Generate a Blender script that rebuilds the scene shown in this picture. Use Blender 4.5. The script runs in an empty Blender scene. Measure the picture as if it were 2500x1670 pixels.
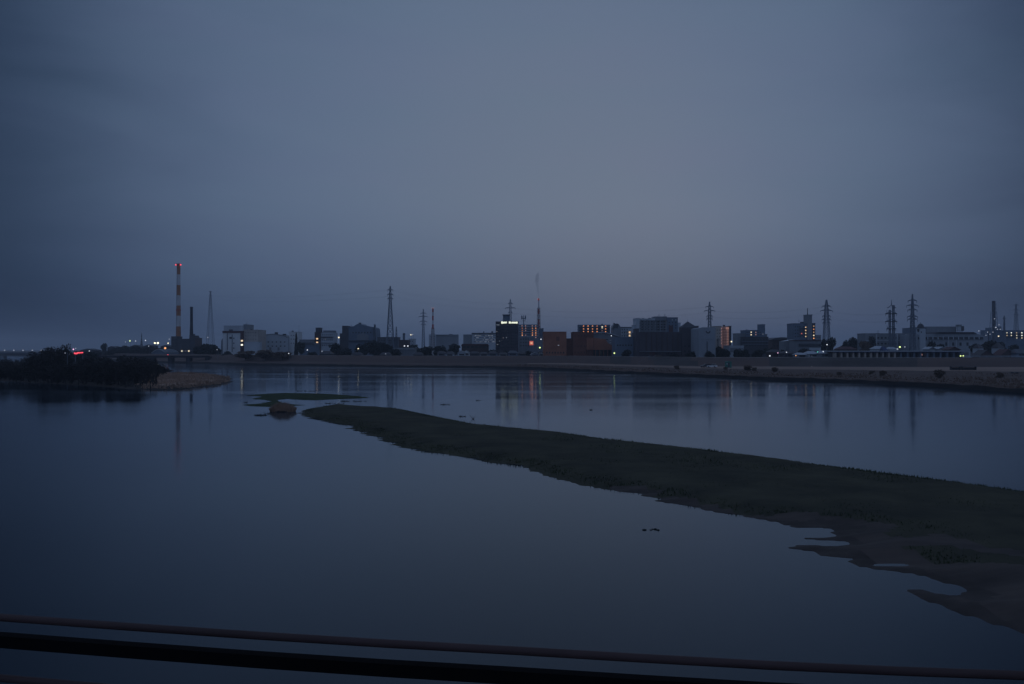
import bpy, math, random
import numpy as np
random.seed(7); np.random.seed(7)
C = bpy.context.scene.collection
F, H, HZ = 2165.0, 10.0, 853.0          # focal length in photo pixels, eye height, horizon row
def X(px, d): return (px-1250)*d/F
def Z(py, d): return H+(HZ-py)*d/F
def G(px, py):                           # a point on the water plane
    d = F*H/(py-HZ); return (X(px, d), d)

# ------------------------------------------------------------------ materials
M = {}
def mat(key, rgb, rough=0.8, amt=0.25, scale=0.3, rgb2=None, metal=0.0, stretch=(1,1,1), bump=0.0, spec=0.3):
    m = bpy.data.materials.new(key); m.use_nodes = True
    n = m.node_tree.nodes; l = m.node_tree.links
    b = n['Principled BSDF']; b.inputs['Roughness'].default_value = rough
    b.inputs['Metallic'].default_value = metal; b.inputs['Specular IOR Level'].default_value = spec
    tc = n.new('ShaderNodeTexCoord'); mp = n.new('ShaderNodeMapping'); mp.inputs['Scale'].default_value = stretch
    nz = n.new('ShaderNodeTexNoise'); nz.inputs['Scale'].default_value = scale; nz.inputs['Detail'].default_value = 6
    nz.inputs['Roughness'].default_value = 0.65
    cr = n.new('ShaderNodeValToRGB')
    c2 = rgb2 or tuple(c*(1-amt) for c in rgb); c1 = rgb if rgb2 else tuple(min(1, c*(1+amt)) for c in rgb)
    cr.color_ramp.elements[0].position = 0.33; cr.color_ramp.elements[1].position = 0.67
    cr.color_ramp.elements[0].color = (*c2, 1); cr.color_ramp.elements[1].color = (*c1, 1)
    l.new(tc.outputs['Object'], mp.inputs[0]); l.new(mp.outputs[0], nz.inputs['Vector']); l.new(nz.outputs['Fac'], cr.inputs[0]); l.new(cr.outputs[0], b.inputs['Base Color'])
    if bump:
        bp = n.new('ShaderNodeBump'); bp.inputs['Strength'].default_value = bump; bp.inputs['Distance'].default_value = 0.2
        l.new(nz.outputs['Fac'], bp.inputs['Height']); l.new(bp.outputs[0], b.inputs['Normal'])
    M[key] = m; return m
def emit(key, rgb, s):
    m = bpy.data.materials.new(key); m.use_nodes = True; b = m.node_tree.nodes['Principled BSDF']
    b.inputs['Base Color'].default_value = (0.3, 0.3, 0.3, 1)
    b.inputs['Emission Color'].default_value = (*rgb, 1); b.inputs['Emission Strength'].default_value = s
    m.cycles.emission_sampling = 'NONE'
    M[key] = m; return m
mat('white', (.62, .64, .66), .7, .12, .15, stretch=(1,1,.25)); mat('pale', (.42, .46, .51), .7, .12, .12, stretch=(1,1,.25))
mat('beige', (.40, .36, .33), .7, .12, .15); mat('grey', (.20, .22, .25), .7, .15, .15, stretch=(1,1,.3))
mat('bluegrey', (.13, .17, .23), .7, .15, .15); mat('dark', (.06, .065, .08), .75, .2, .2)
mat('darkbrown', (.075, .055, .055), .75, .2, .2); mat('brick', (.29, .12, .075), .8, .2, .18)
mat('brick_dark', (.16, .065, .045), .8, .2, .18); mat('charcoal', (.07, .065, .08), .7, .15, .15)
mat('maroon', (.085, .04, .042), .7, .15, .2); mat('roofgrey', (.09, .10, .12), .7, .2, .3)
mat('rooflight', (.38, .42, .47), .5, .1, .2); mat('tile', (.05, .05, .06), .6, .25, .8)
mat('greenhut', (.04, .17, .14), .6, .1, 1.0); mat('blue', (.02, .04, .12), .6, .1, .5)
mat('glass', (.03, .035, .045), .15, .3, .3, spec=.5)
mat('orange', (.36, .15, .07), .6, .15, .12); mat('red', (.45, .06, .05), .6, .12, .3); mat('stripewhite', (.55, .55, .57), .6, .1, .12)
mat('steel', (.14, .17, .22), .6, .15, .5); mat('steel_far', (.13, .15, .19), .6, .15, .5); mat('soot', (.03, .033, .045), .8, .2, .2)
mat('leaf', (.035, .045, .038), .9, .35, .5); mat('leaf_dark', (.022, .030, .030), .9, .3, .5)
mat('leaf_brown', (.12, .09, .07), .9, .3, .5); mat('twig', (.03, .028, .028), .95, .3, .6); mat('bark', (.05, .04, .035), .9, .3, 2)
mat('reed', (.32, .215, .16), .9, .35, .25); mat('reed_dark', (.03, .024, .022), .9, .3, .3)
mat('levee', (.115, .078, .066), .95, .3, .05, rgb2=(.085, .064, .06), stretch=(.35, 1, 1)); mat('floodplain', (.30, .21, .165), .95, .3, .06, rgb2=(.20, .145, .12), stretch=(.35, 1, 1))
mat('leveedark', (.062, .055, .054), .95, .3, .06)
mat('bankbrown', (.12, .082, .068), .95, .3, .12, rgb2=(.07, .05, .045), stretch=(.4, 1, 1))
mat('revet', (.009, .009, .011), .8, .3, .3); mat('town', (.06, .06, .065), .9, .2, .02); mat('reed_bank', (.19, .135, .105), .95, .3, .12, rgb2=(.13, .09, .075)); mat('path', (.25, .23, .22), .9, .1, .1)
mat('bargrass', (.08, .078, .056), 1, .4, .22, rgb2=(.045, .046, .038), bump=.3, spec=.05); mat('mud', (.085, .066, .058), .85, .3, .35, rgb2=(.038, .032, .03), stretch=(.4, 1, 1), bump=.3)
mat('wetmud', (.05, .041, .038), .7, .3, .5, spec=.15, bump=.15); mat('palegrey', (.27, .30, .345), .7, .14, .12, stretch=(1,1,.3)); mat('weed', (.045, .06, .035), 1, .4, .4, spec=.05); mat('blade', (.075, .09, .055), 1, .4, .22, rgb2=(.045, .055, .038), spec=.02)
mat('rail', (.06, .036, .036), .55, .25, 3, spec=.25, stretch=(.3, 3, 3)); mat('railblack', (.004, .004, .005), .9, .2, 2, spec=.1); mat('concrete', (.25, .25, .25), .9, .15, .8)
mat('carwhite', (.65, .67, .7), .3, .03, 1, spec=.5); mat('cardark', (.03, .035, .045), .3, .1, 1, spec=.5); mat('tyre', (.02, .02, .02), .9, .1, 1)
emit('L_white', (.85, .9, 1), 1); emit('L_dim', (.75, .8, .95), .45); emit('L_warm', (1, .88, .6), 1.3); emit('L_bright', (1, .93, .6), 2.2)
emit('L_orange', (1, .42, .15), 1.3); emit('L_red', (1, .07, .1), 1.3); emit('L_pink', (1, .55, .85), 1.3); emit('L_green', (.8, 1, .35), 1.4); emit('L_teal', (.1, .7, .55), .8)
emit('L_redsign', (1, .18, .09), .45); emit('L_core', (1, .5, .28), .8)
emit('W_orange', (1, .36, .13), 1.05); emit('W_warm', (1, .72, .42), 1); emit('W_dim', (.6, .6, .62), 0.22); emit('W_pink', (.9, .45, .38), 0.38); emit('W_sign', (.95, 1, .78), 1.15); emit('W_pale', (1, .9, .65), 1)
emit('W_glow', (.55, .22, .12), 0.1); emit('W_glow2', (.9, .42, .28), 0.24)

for _k, _c, _s in (('W_orange', (1, .36, .13), 1.05), ('W_warm', (1, .72, .42), 1.0), ('W_pale', (1, .9, .65), 1.0), ('W_dim', (.6, .6, .62), .22)):
    for _i, (_f, _g) in enumerate(((.45, .8), (.75, 1.0), (1.25, 1.15), (.9, .9))): emit(_k+str(_i), (_c[0], min(1, _c[1]*_g), min(1, _c[2]*_g*_g)), _s*_f)
# ------------------------------------------------------------------ mesh helpers
ORG = {}
class MB:
    def __init__(s): s.v = []; s.f = []; s.m = []
    def face(s, idx, mi=0): s.f.append(idx); s.m.append(mi)
    def box(s, x0, x1, y0, y1, z0, z1, mi=0):
        b = len(s.v); s.v += [(x0,y0,z0),(x1,y0,z0),(x1,y1,z0),(x0,y1,z0),(x0,y0,z1),(x1,y0,z1),(x1,y1,z1),(x0,y1,z1)]
        for q in ((0,3,2,1),(4,5,6,7),(0,1,5,4),(1,2,6,5),(2,3,7,6),(3,0,4,7)): s.face([b+i for i in q], mi)
        return s
    def prism(s, pts, y0, y1, mi=0):     # outline in x-z swept along y
        b = len(s.v); n = len(pts); s.v += [(x,y0,z) for x,z in pts]+[(x,y1,z) for x,z in pts]
        s.face([b+i for i in range(n)], mi); s.face([b+n+i for i in reversed(range(n))], mi)
        for i in range(n):
            j = (i+1) % n; s.face([b+i, b+n+i, b+n+j, b+j], mi)
        return s
    def cyl(s, x, y, z0, z1, r0, r1=None, n=12, mi=0):
        r1 = r0 if r1 is None else r1; b = len(s.v)
        for z, r in ((z0, r0), (z1, r1)):
            s.v += [(x+r*math.cos(2*math.pi*k/n), y+r*math.sin(2*math.pi*k/n), z) for k in range(n)]
        for k in range(n): s.face([b+k, b+(k+1)%n, b+n+(k+1)%n, b+n+k], mi)
        s.face([b+k for k in reversed(range(n))], mi); s.face([b+n+k for k in range(n)], mi); return s
    def ball(s, x, y, z, r, rz=None, n=10, mi=0):
        rz = rz or r; b = len(s.v); R = n//2
        for i in range(R+1):
            t = math.pi*i/R
            s.v += [(x+r*math.sin(t)*math.cos(2*math.pi*k/n), y+r*math.sin(t)*math.sin(2*math.pi*k/n), z+rz*math.cos(t)) for k in range(n)]
        for i in range(R):
            for k in range(n): s.face([b+i*n+k, b+(i+1)*n+k, b+(i+1)*n+(k+1)%n, b+i*n+(k+1)%n], mi)
        return s
    def bar(s, p, q, w, w2=None, n=4, mi=0):
        p = np.array(p, float); q = np.array(q, float); w2 = w if w2 is None else w2
        d = q-p; L = np.linalg.norm(d)
        if L < 1e-6: return s
        d /= L; a = np.cross(d, (0,0,1.0)) if abs(d[2]) < .9 else np.cross(d, (1.0,0,0)); a /= np.linalg.norm(a); c = np.cross(d, a)
        b = len(s.v)
        for e, r in ((p, w), (q, w2)):
            for k in range(n):
                t = 2*math.pi*(k+.5)/n; s.v.append(tuple(e+(a*math.cos(t)+c*math.sin(t))*r))
        for k in range(n): s.face([b+k, b+(k+1)%n, b+n+(k+1)%n, b+n+k], mi)
        s.face([b+k for k in reversed(range(n))], mi); s.face([b+n+k for k in range(n)], mi); return s
    def tube(s, pts, r, n=8):
        for a, b in zip(pts[:-1], pts[1:]): s.bar(a, b, r, n=n)
        return s
    def build(s, name, mats, parent=None, smooth=False, local=False):
        me = bpy.data.meshes.new(name)
        o = bpy.data.objects.new(name, me); C.objects.link(o)
        org = (0,0,0)
        if parent is not None:
            org = ORG[parent.name]; o.parent = parent
        if local: org = (0,0,0)
        ORG[o.name] = ORG[parent.name] if parent is not None else (0,0,0)
        me.from_pydata([(a-org[0], b-org[1], c-org[2]) for a, b, c in s.v], [], s.f)
        for mm in (mats if isinstance(mats, (list, tuple)) else [mats]): me.materials.append(M[mm])
        if len(set(s.m)) > 1: me.polygons.foreach_set('material_index', s.m)
        if smooth: me.polygons.foreach_set('use_smooth', [True]*len(me.polygons))
        me.update(); return o
def tag(o, label, cat, group=None, kind=None):
    if label: o['label'] = label
    if cat: o['category'] = cat
    if group: o['group'] = group
    if kind: o['kind'] = kind
    return o
def thing(name, label, cat, loc, group=None):
    o = bpy.data.objects.new(name, None); C.objects.link(o); o.location = loc; o.empty_display_size = .5
    ORG[o.name] = tuple(loc); return tag(o, label, cat, group)
def dup(root, loc, scale=None, label=None, group=None, rz=None):
    def cp(o, par):
        c = o.copy(); C.objects.link(c)
        if par is not None: c.parent = par
        for k in o.children: cp(k, c)
        return c
    r = cp(root, None); r.location = loc
    if scale: r.scale = scale
    if rz is not None: r.rotation_euler = (0, 0, rz)
    if label: r['label'] = label
    if group: r['group'] = group
    return r
def structure(o, label=None): 
    o['kind'] = 'structure'
    if label: o['label'] = label
    return o

# ------------------------------------------------------------------ water
mb = MB(); mb.v = [(-9000,-60,0),(9000,-60,0),(9000,9000,0),(-9000,9000,0)]; mb.face([0,1,2,3])
mw = mat('water', (.004, .010, .016), .07, 0, 1)
n = mw.node_tree.nodes; l = mw.node_tree.links; b = n['Principled BSDF']
for k in list(b.inputs['Base Color'].links): l.remove(k)
b.inputs['Base Color'].default_value = (.004, .009, .016, 1); b.inputs['IOR'].default_value = 1.33; b.inputs['Specular IOR Level'].default_value = .5
tc = n.new('ShaderNodeTexCoord'); mp = n.new('ShaderNodeMapping'); mp.inputs['Scale'].default_value = (.008, .045, 1)
nz = n.new('ShaderNodeTexNoise'); nz.inputs['Scale'].default_value = 1; nz.inputs['Detail'].default_value = 4
mr = n.new('ShaderNodeMapRange'); mr.inputs['From Min'].default_value = .35; mr.inputs['From Max'].default_value = .7; mr.inputs['To Min'].default_value = .058; mr.inputs['To Max'].default_value = .135
l.new(tc.outputs['Object'], mp.inputs[0]); l.new(mp.outputs[0], nz.inputs['Vector']); l.new(nz.outputs['Fac'], mr.inputs[0]); l.new(mr.outputs[0], b.inputs['Roughness'])
mp2 = n.new('ShaderNodeMapping'); mp2.inputs['Scale'].default_value = (.5, 1.6, 1); n2 = n.new('ShaderNodeTexNoise'); n2.inputs['Scale'].default_value = 1; n2.inputs['Detail'].default_value = 3
bp = n.new('ShaderNodeBump'); bp.inputs['Strength'].default_value = .22; bp.inputs['Distance'].default_value = .03
l.new(tc.outputs['Object'], mp2.inputs[0]); l.new(mp2.outputs[0], n2.inputs['Vector']); l.new(n2.outputs['Fac'], bp.inputs['Height']); l.new(bp.outputs[0], b.inputs['Normal'])
n.remove(b); df = n.new('ShaderNodeBsdfDiffuse'); df.inputs['Color'].default_value = (.005, .012, .021, 1); gl = n.new('ShaderNodeBsdfGlossy'); gl.inputs['Color'].default_value = (.75, .845, .95, 1)
fr = n.new('ShaderNodeFresnel'); fr.inputs['IOR'].default_value = 1.28; mxs = n.new('ShaderNodeMixShader'); l.new(mr.outputs[0], gl.inputs['Roughness']); l.new(bp.outputs[0], gl.inputs['Normal'])
l.new(fr.outputs[0], mxs.inputs[0]); l.new(df.outputs[0], mxs.inputs[1]); l.new(gl.outputs[0], mxs.inputs[2]); l.new(mxs.outputs[0], n['Material Output'].inputs['Surface'])
structure(mb.build('water', 'water'))

# ------------------------------------------------------------------ land, levee and far bank
SH = [(-1500,2300,60),(-300,1700,50),(0,1480,50),(120,1200,50),(250,860,50),(350,700,40),(575,588,38),(760,545,35),(958,500,33),(1150,484,34),
      (1278,461,60),(1384,418,112),(1500,373,111),(1704,319,112),(1900,284,141),(2130,258,156),(2350,224,187),(2500,202,209),(2720,172,230),(3300,110,300),(4600,60,330)]
sx = [X(p,d) for p,d,_ in SH]; sy = [d for _,d,_ in SH]
cx = [X(p,d+w) for p,d,w in SH]; cy = [d+w for _,d,w in SH]
t0 = np.arange(len(SH)); tt = []
for i in range(len(SH)-1):
    L = math.hypot(sx[i+1]-sx[i], sy[i+1]-sy[i]); k = max(1, int(L/4)) if sy[i] < 900 else 12
    tt += [i+j/k for j in range(k)]
tt.append(len(SH)-1); tt = np.array(tt)
SX, SY, CX, CY = (np.interp(tt, t0, a) for a in (sx, sy, cx, cy))
def sn(t, seed, fr): return math.sin(t*fr+seed)+.6*math.sin(t*fr*2.3+seed*2.1)+.4*math.sin(t*fr*5.1+seed*.7)
mb = MB(); rows = None; prof = None
for i in range(len(tt)):
    dx, dy = CX[i]-SX[i], CY[i]-SY[i]; W = math.hypot(dx, dy); ux, uy = dx/W, dy/W; s = tt[i]*12
    def P(dist, z): mb.v.append((SX[i]+ux*dist, SY[i]+uy*dist, z))
    j = sn(s, 1, 1.1)*.5
    foot = W-16
    P(-6, -2); P(j, -.05); P(j+1.6, 1.0+.12*sn(s,3,2)); P(j+3.5, 1.35+.15*sn(s,4,1.7)); P(foot*.33, 1.7+.12*sn(s,5,1.3)); P(foot*.62, 1.9+.05*sn(s,6,1)); P(foot*.66, 1.95); P(foot, 2.1)
    P(foot+2, 2.5); P(W-7, 4.5+.08*sn(s,9,3)); P(W, 6.15+.05*sn(s,8,2)); P(W+5, 6.2); P(W+14, 3.0)
    mb.v.append((CX[i]*1.6+ (CX[i]-0)*0+ux*200, CY[i]*1.6, 2.95)); mb.v.append((CX[i]*18, CY[i]*18 if CY[i] > 400 else CY[i]*18, 2.9))
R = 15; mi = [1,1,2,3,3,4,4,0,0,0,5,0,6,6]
for i in range(len(tt)-1):
    for r in range(R-1):
        m_ = mi[r]
        t = tt[i]+random.uniform(-.035,.035)+(r-8)*.03
        if t < 10 and r in (3,4,5,6): m_ = 0
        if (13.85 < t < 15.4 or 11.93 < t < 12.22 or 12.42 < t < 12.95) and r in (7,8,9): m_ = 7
        mb.face([i*R+r, i*R+r+1, (i+1)*R+r+1, (i+1)*R+r], m_)
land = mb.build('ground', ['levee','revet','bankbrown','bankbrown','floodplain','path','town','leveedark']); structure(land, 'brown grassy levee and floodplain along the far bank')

# steps and dark plots on the levee front, seen as darker slopes by the blank hall
def shore_at(px):                       # levee foot / crest distance for a photo column
    t = np.interp(px, [a[0] for a in SH], t0); d = np.interp(t, t0, [a[1] for a in SH]); w = np.interp(t, t0, [a[2] for a in SH]); return d, d+w
def crestd(px): return shore_at(px)[1]
st = thing('stairs', 'pale concrete stairway climbing the levee below the dark brown hall', 'stairs', (X(1565, 468), 468, 2.1))
mb = MB(); d1 = crestd(1565)
for k in range(22):
    f = k/22; mb.box(X(1548,d1)+f*9, X(1548,d1)+f*9+2.4, d1-15+f*14.5, d1-14.2+f*14.5, 1.9, 2.35+f*4.0)
mb.build('steps', 'concrete', st)
for sxx in (0, 2.6):
    MB().bar((X(1548,d1)+sxx, d1-15, 3.3), (X(1548,d1)+9+sxx, d1-.5, 7.2), .05).build('handrail', 'steel', st)

# ------------------------------------------------------------------ islands as height fields
def sdist(P, poly):
    poly = np.array(poly, float); n = len(poly); d2 = np.full(len(P), 1e18); ins = np.zeros(len(P), bool)
    for i in range(n):
        a = poly[i]; b_ = poly[(i+1) % n]; e = b_-a; w = P-a
        h = np.clip((w@e)/max(1e-9, e@e), 0, 1); q = w-h[:,None]*e; d2 = np.minimum(d2, (q**2).sum(1))
        c = (a[1] > P[:,1]) != (b_[1] > P[:,1])
        with np.errstate(divide='ignore', invalid='ignore'): xx = a[0]+(P[:,1]-a[1])*(b_[0]-a[0])/(b_[1]-a[1])
        ins ^= c & (P[:,0] < xx)
    return np.where(ins, 1, -1)*np.sqrt(d2)
def vnoise(P, sc, seed):
    rs = np.random.RandomState(seed); T = rs.rand(256, 256); p = P*sc; i = np.floor(p).astype(int); f = p-i; f = f*f*(3-2*f)
    g = lambda a, b: T[(i[:,0]+a) % 256, (i[:,1]+b) % 256]
    return (g(0,0)*(1-f[:,0])+g(1,0)*f[:,0])*(1-f[:,1])+(g(0,1)*(1-f[:,0])+g(1,1)*f[:,0])*f[:,1]
def field(name, poly, hgt, wid, step, mats, nz_amp=.6, nscale=(.25, 1.2), holes=(), region=None, margin=1.2, calm=None):
    stx, sty = step if isinstance(step, tuple) else (step, step)
    poly = [G(*p) for p in poly]; holes = [[G(*p) for p in h] for h in holes]
    a = np.array(poly); x0, y0 = a.min(0)-2; x1, y1 = a.max(0)+2
    nx = int((x1-x0)/stx)+1; ny = int((y1-y0)/sty)+1
    gx, gy = np.meshgrid(x0+np.arange(nx)*stx, y0+np.arange(ny)*sty); P = np.stack([gx.ravel(), gy.ravel()], 1)
    def sd_of(P):
        s = sdist(P, poly)
        for h in holes: s = np.minimum(s, -sdist(P, h))
        d = P[:,1]/100; d = np.where(d < 1, d*d, d)
        if calm is not None: d = d*np.clip(np.abs(sdist(P, calm))/5-.15, .06, 1)
        return s+(vnoise(P*np.array(nscale), 1, 3)-.5)*nz_amp*d*2+(vnoise(P*np.array(nscale)*2.7, 1, 5)-.5)*nz_amp*d
    s = sd_of(P); k = np.clip(s/wid, 0, 1); z = np.where(s > 0, .02+hgt*k*k*(3-2*k)*(.75+.5*vnoise(P, .18, 9))+.05*k*vnoise(P, 1.1, 4), s*.25-.01)
    keep = s > -margin; idx = -np.ones(len(P), int)
    G4 = np.arange(nx*ny).reshape(ny, nx); q = np.stack([G4[:-1,:-1], G4[:-1,1:], G4[1:,1:], G4[1:,:-1]], -1).reshape(-1, 4)
    q = q[keep[q].all(1)]; used = np.unique(q); idx[used] = np.arange(len(used)); q = idx[q]
    me = bpy.data.meshes.new(name); V = np.column_stack([P, z])[used]
    me.from_pydata(V.tolist(), [], q.tolist()); me.polygons.foreach_set('use_smooth', np.ones(len(q), bool))
    for m_ in mats: me.materials.append(M[m_])
    if region is not None:
        cc = V[q].mean(1); r = region(cc[:,:2]); me.polygons.foreach_set('material_index', r.astype(np.int32))
    o = bpy.data.objects.new(name, me); C.objects.link(o); structure(o); return o, sd_of, (x0, x1, y0, y1), V
BAR = [(733,1003),(760,997),(800,991),(835,990),(900,994),(985,1000),(1090,1022),(1170,1037),(1300,1051),(1400,1060),(1500,1075),(1600,1085),(1700,1096),(1800,1108),(1900,1121),(2000,1135),(2100,1147),(2200,1160),(2300,1172),(2400,1186),(2500,1201),(3100,1280),(4300,1400),(5200,1650),(5200,1900),(3500,1760),(2700,1620),(2500,1546),(2437,1527),(2389,1513),(2344,1501),(2293,1482),(2248,1460),(2207,1442),(2223,1434),(2255,1439),(2293,1449),(2338,1455),(2351,1444),(2344,1431),(2312,1423),(2277,1413),(2229,1402),(2165,1394),(2101,1382),(2065,1370),(2069,1361),(2022,1358),(1967,1345),(1929,1337),(1954,1330),(2031,1332),(2063,1329),(2057,1322),(1993,1318),(1967,1314),(2006,1314),(2025,1308),(2037,1299),(2015,1287),(1986,1286),(1942,1286),(1903,1276),(1849,1268),(1750,1252),(1700,1240),(1620,1225),(1550,1205),(1480,1192),(1400,1180),(1300,1147),(1250,1133),(1180,1125),(1100,1110),(1010,1095),(960,1080),(920,1066),(880,1054),(850,1037),(810,1030),(760,1018)]
POOL = [(2105,1379),(2150,1374),(2200,1375),(2242,1377),(2205,1383),(2150,1382)]
MUD = [G(*p) for p in [(1500,1190),(1750,1240),(1900,1258),(2030,1283),(2120,1300),(2230,1318),(2330,1335),(2420,1352),(2500,1362),(3100,1450),(3400,1800),(2500,1620),(1500,1300)]]
DARKP = [G(*p) for p in [(2210,1352),(2330,1358),(2440,1372),(2500,1385),(2500,1405),(2400,1396),(2280,1378)]]
def barregion(P):
    s = sdist(P, MUD)+(vnoise(P, .35, 12)-.5)*3+(vnoise(P, 1.3, 13)-.5)*1.2
    t = sdist(P, DARKP)+(vnoise(P, .8, 14)-.5)*1.5
    e = sdist(P, [G(*p) for p in BAR])+(vnoise(P, .9, 31)-.5)*1.6; m_ = ((s > 0) & (t < 0)).astype(int)
    return np.where((m_ == 1) & (e < 1.1), 2, m_)
bar, sdb, bb, _ = field('sandbar', BAR, .42, 3.4, (.5, .22), ['bargrass','mud','wetmud'], nz_amp=1.4, calm=[G(*p) for p in BAR[:22]]+[G(*p) for p in BAR[:22]][::-1], nscale=(.13, 1.3), holes=[POOL], region=barregion)
bar['label'] = 'long low green sandbar tapering across the river'
ISL = [(-400,925),(-100,927),(0,930),(150,938),(250,944),(330,950),(400,952),(470,949),(520,943),(567,935),(569,930),(548,921),(500,917),(440,916),(405,912),(380,905),(300,898),(150,893),(-100,890),(-400,888)]
def islregion(P): 
    px = P[:,0]/P[:,1]*F+1250
    return (((px+(vnoise(P, .1, 22)-.5)*90) < 330) | (sdist(P, [G(*p) for p in ISL]) < 4)).astype(int)
isl, sdi, ib, _ = field('island', ISL, .9, 6, 1.5, ['reed','reed_dark'], nz_amp=.7, nscale=(.05, .08), margin=4, region=islregion)
isl['label'] = 'dark scrubby river island with a dry grass spit'
WEED1 = [(601,965),(637,962),(700,960),(777,961),(836,964),(885,968),(902,971),(867,973),(803,975),(764,977),(698,974),(683,977),(690,984),(739,989),(700,993),(662,993),(611,992),(591,988),(640,985),(660,980),(640,976),(603,975),(640,970),(625,967)]
w1, sdw, wb, _ = field('weed_bed', WEED1, .12, 2.5, .6, ['weed'], nz_amp=.5, nscale=(.12, .9)); del w1['kind']
tag(w1, 'flat dark green weed bed in front of the sandbar tip', 'weed bed', kind='stuff')

def blades(name, sdf, bb, N, hmin, hmax, wid, mats, label, smin=.4, near_bias=True, pred=None, cat='grass', dens=None, ztop=.42, zw=2.2):
    x0, x1, y0, y1 = bb; pts = []
    rs = np.random.RandomState(len(name)+N); tot = 0
    while tot < N:
        u = rs.rand(N*2); y = y0*(y1/y0)**u if near_bias else y0+(y1-y0)*u; x = x0+(x1-x0)*rs.rand(N*2)
        P = np.column_stack([x, y]); s = sdf(P); k = s > smin
        if dens is not None: k &= rs.rand(len(P)) < dens(P)
        if pred is not None: k &= pred(P)
        pts.append(np.column_stack([P[k], s[k]])); tot += k.sum()
        if k.sum() == 0: break
    Q = np.concatenate(pts)[:N]; n_ = len(Q); a = rs.rand(n_)*6.28; h = hmin+(hmax-hmin)*rs.rand(n_)**1.5*(.4+1.2*vnoise(Q[:,:2], .35, 8)); w = wid*(.6+.8*rs.rand(n_)); lean = (rs.rand(n_, 2)-.5)*h[:,None]*.9
    kk = np.clip(Q[:,2]/zw, 0, 1); z = ztop*kk*kk*(3-2*kk)*.75-.03
    V = np.empty((n_, 3, 3)); V[:,0] = np.column_stack([Q[:,0]-np.cos(a)*w, Q[:,1]-np.sin(a)*w, z]); V[:,1] = np.column_stack([Q[:,0]+np.cos(a)*w, Q[:,1]+np.sin(a)*w, z])
    V[:,2] = np.column_stack([Q[:,0]+lean[:,0], Q[:,1]+lean[:,1], z+h])
    me = bpy.data.meshes.new(name); me.from_pydata(V.reshape(-1, 3).tolist(), [], np.arange(n_*3).reshape(-1, 3).tolist()); me.materials.append(M[mats])
    o = bpy.data.objects.new(name, me); C.objects.link(o); return tag(o, label, cat, kind='stuff')
blades('grass', lambda P: np.where(barregion(P) > 0, -1, sdb(P)), bb, 70000, .05, .24, .05, 'blade', 'short dark green grass covering the long sandbar', smin=.5)
blades('dry_reeds', lambda P: sdi(P), ib, 16000, .3, 1.0, .22, 'reed', 'pale brown dry reeds on the island spit', smin=1.2, near_bias=False, pred=lambda P: (P[:,0]/P[:,1]*F+1250) > 345, cat='reeds', ztop=.9, zw=6)
blades('undergrowth', lambda P: sdi(P), ib, 16000, 1.2, 3.6, .35, 'twig', 'dark tangled undergrowth filling the bushy island', smin=1.2, near_bias=False, pred=lambda P: (P[:,0]/P[:,1]*F+1250) < 385, cat='undergrowth', ztop=.9, zw=6)
# reeds on the far bank
mb = MB()
rs = random.Random(5)
for k in range(5500):
    t = rs.uniform(9.2, 17); i0 = np.interp(t, tt, np.arange(len(tt))); ii = int(i0); fx = CX[ii]-SX[ii]; fy = CY[ii]-SY[ii]; W = math.hypot(fx, fy)
    wmax = (W-18)*.58 if t > 10.5 else W-24
    dd = 2+rs.random()**1.6*max(2, wmax); fr = i0-ii; x = SX[ii]*(1-fr)+SX[min(ii+1, len(SX)-1)]*fr+fx/W*dd; y = SY[ii]*(1-fr)+SY[min(ii+1, len(SX)-1)]*fr+fy/W*dd
    z = 1.2 if dd < 4 else 1.6; h = rs.uniform(.15, .5)*(.5+.9*abs(math.sin(x*.13)+math.sin(y*.07))*.6); b = len(mb.v); a = rs.uniform(0, 3.14); w = .3
    mb.v += [(x-math.cos(a)*w, y-math.sin(a)*w, z-.2), (x+math.cos(a)*w, y+math.sin(a)*w, z-.2), (x+rs.uniform(-.3,.3), y, z+h)]; mb.face([b,b+1,b+2])
tag(mb.build('bank_reeds', 'reed_bank'), 'rough brown reeds along the far water edge', 'reeds', kind='stuff')

# ------------------------------------------------------------------ trees
def crown(n, rx, rz, cz, leaf, lobes, seed, thin=1.0):
    rs = np.random.RandomState(seed); mb = MB(); L = []
    for k in range(lobes):
        a = rs.rand()*6.28; e = rs.rand()**.6; L.append((math.cos(a)*rx*.6*e, math.sin(a)*rx*.6*e, cz+(rs.rand()-.42)*rz*1.15, rx*(.42+.25*rs.rand()), rz*(.34+.25*rs.rand())))
    for k in range(n):
        lx, ly, lz, lr, lh = L[rs.randint(lobes)]; v = rs.randn(3); v /= np.linalg.norm(v); r = (.55+.5*rs.rand()**thin)
        c = np.array([lx+v[0]*lr*r, ly+v[1]*lr*r, lz+v[2]*lh*r]); a = rs.randn(3); a /= np.linalg.norm(a); b_ = np.cross(a, rs.randn(3)); b_ /= np.linalg.norm(b_); s = leaf*(.5+rs.rand())
        i = len(mb.v); mb.v += [tuple(c+a*s), tuple(c+b_*s*.7), tuple(c-a*s), tuple(c-b_*s*.7)]; mb.face([i,i+1,i+2,i+3])
    return mb
def trunkmb(h, r, limbs, spread, seed):
    rs = random.Random(seed); mb = MB(); mb.bar((0,0,-.3), (0,0,h*.55), r, r*.6, n=7)
    for k in range(limbs):
        a = rs.uniform(0, 6.28); z0 = h*rs.uniform(.25, .52); e = rs.uniform(.5, 1)*spread
        p = (math.cos(a)*e*.5, math.sin(a)*e*.5, z0+h*.2); mb.bar((0,0,z0), p, r*.5, r*.3, n=5)
        mb.bar(p, (math.cos(a)*e, math.sin(a)*e, z0+h*rs.uniform(.3, .45)), r*.3, r*.1, n=4)
    return mb
PROTO = {}
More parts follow.
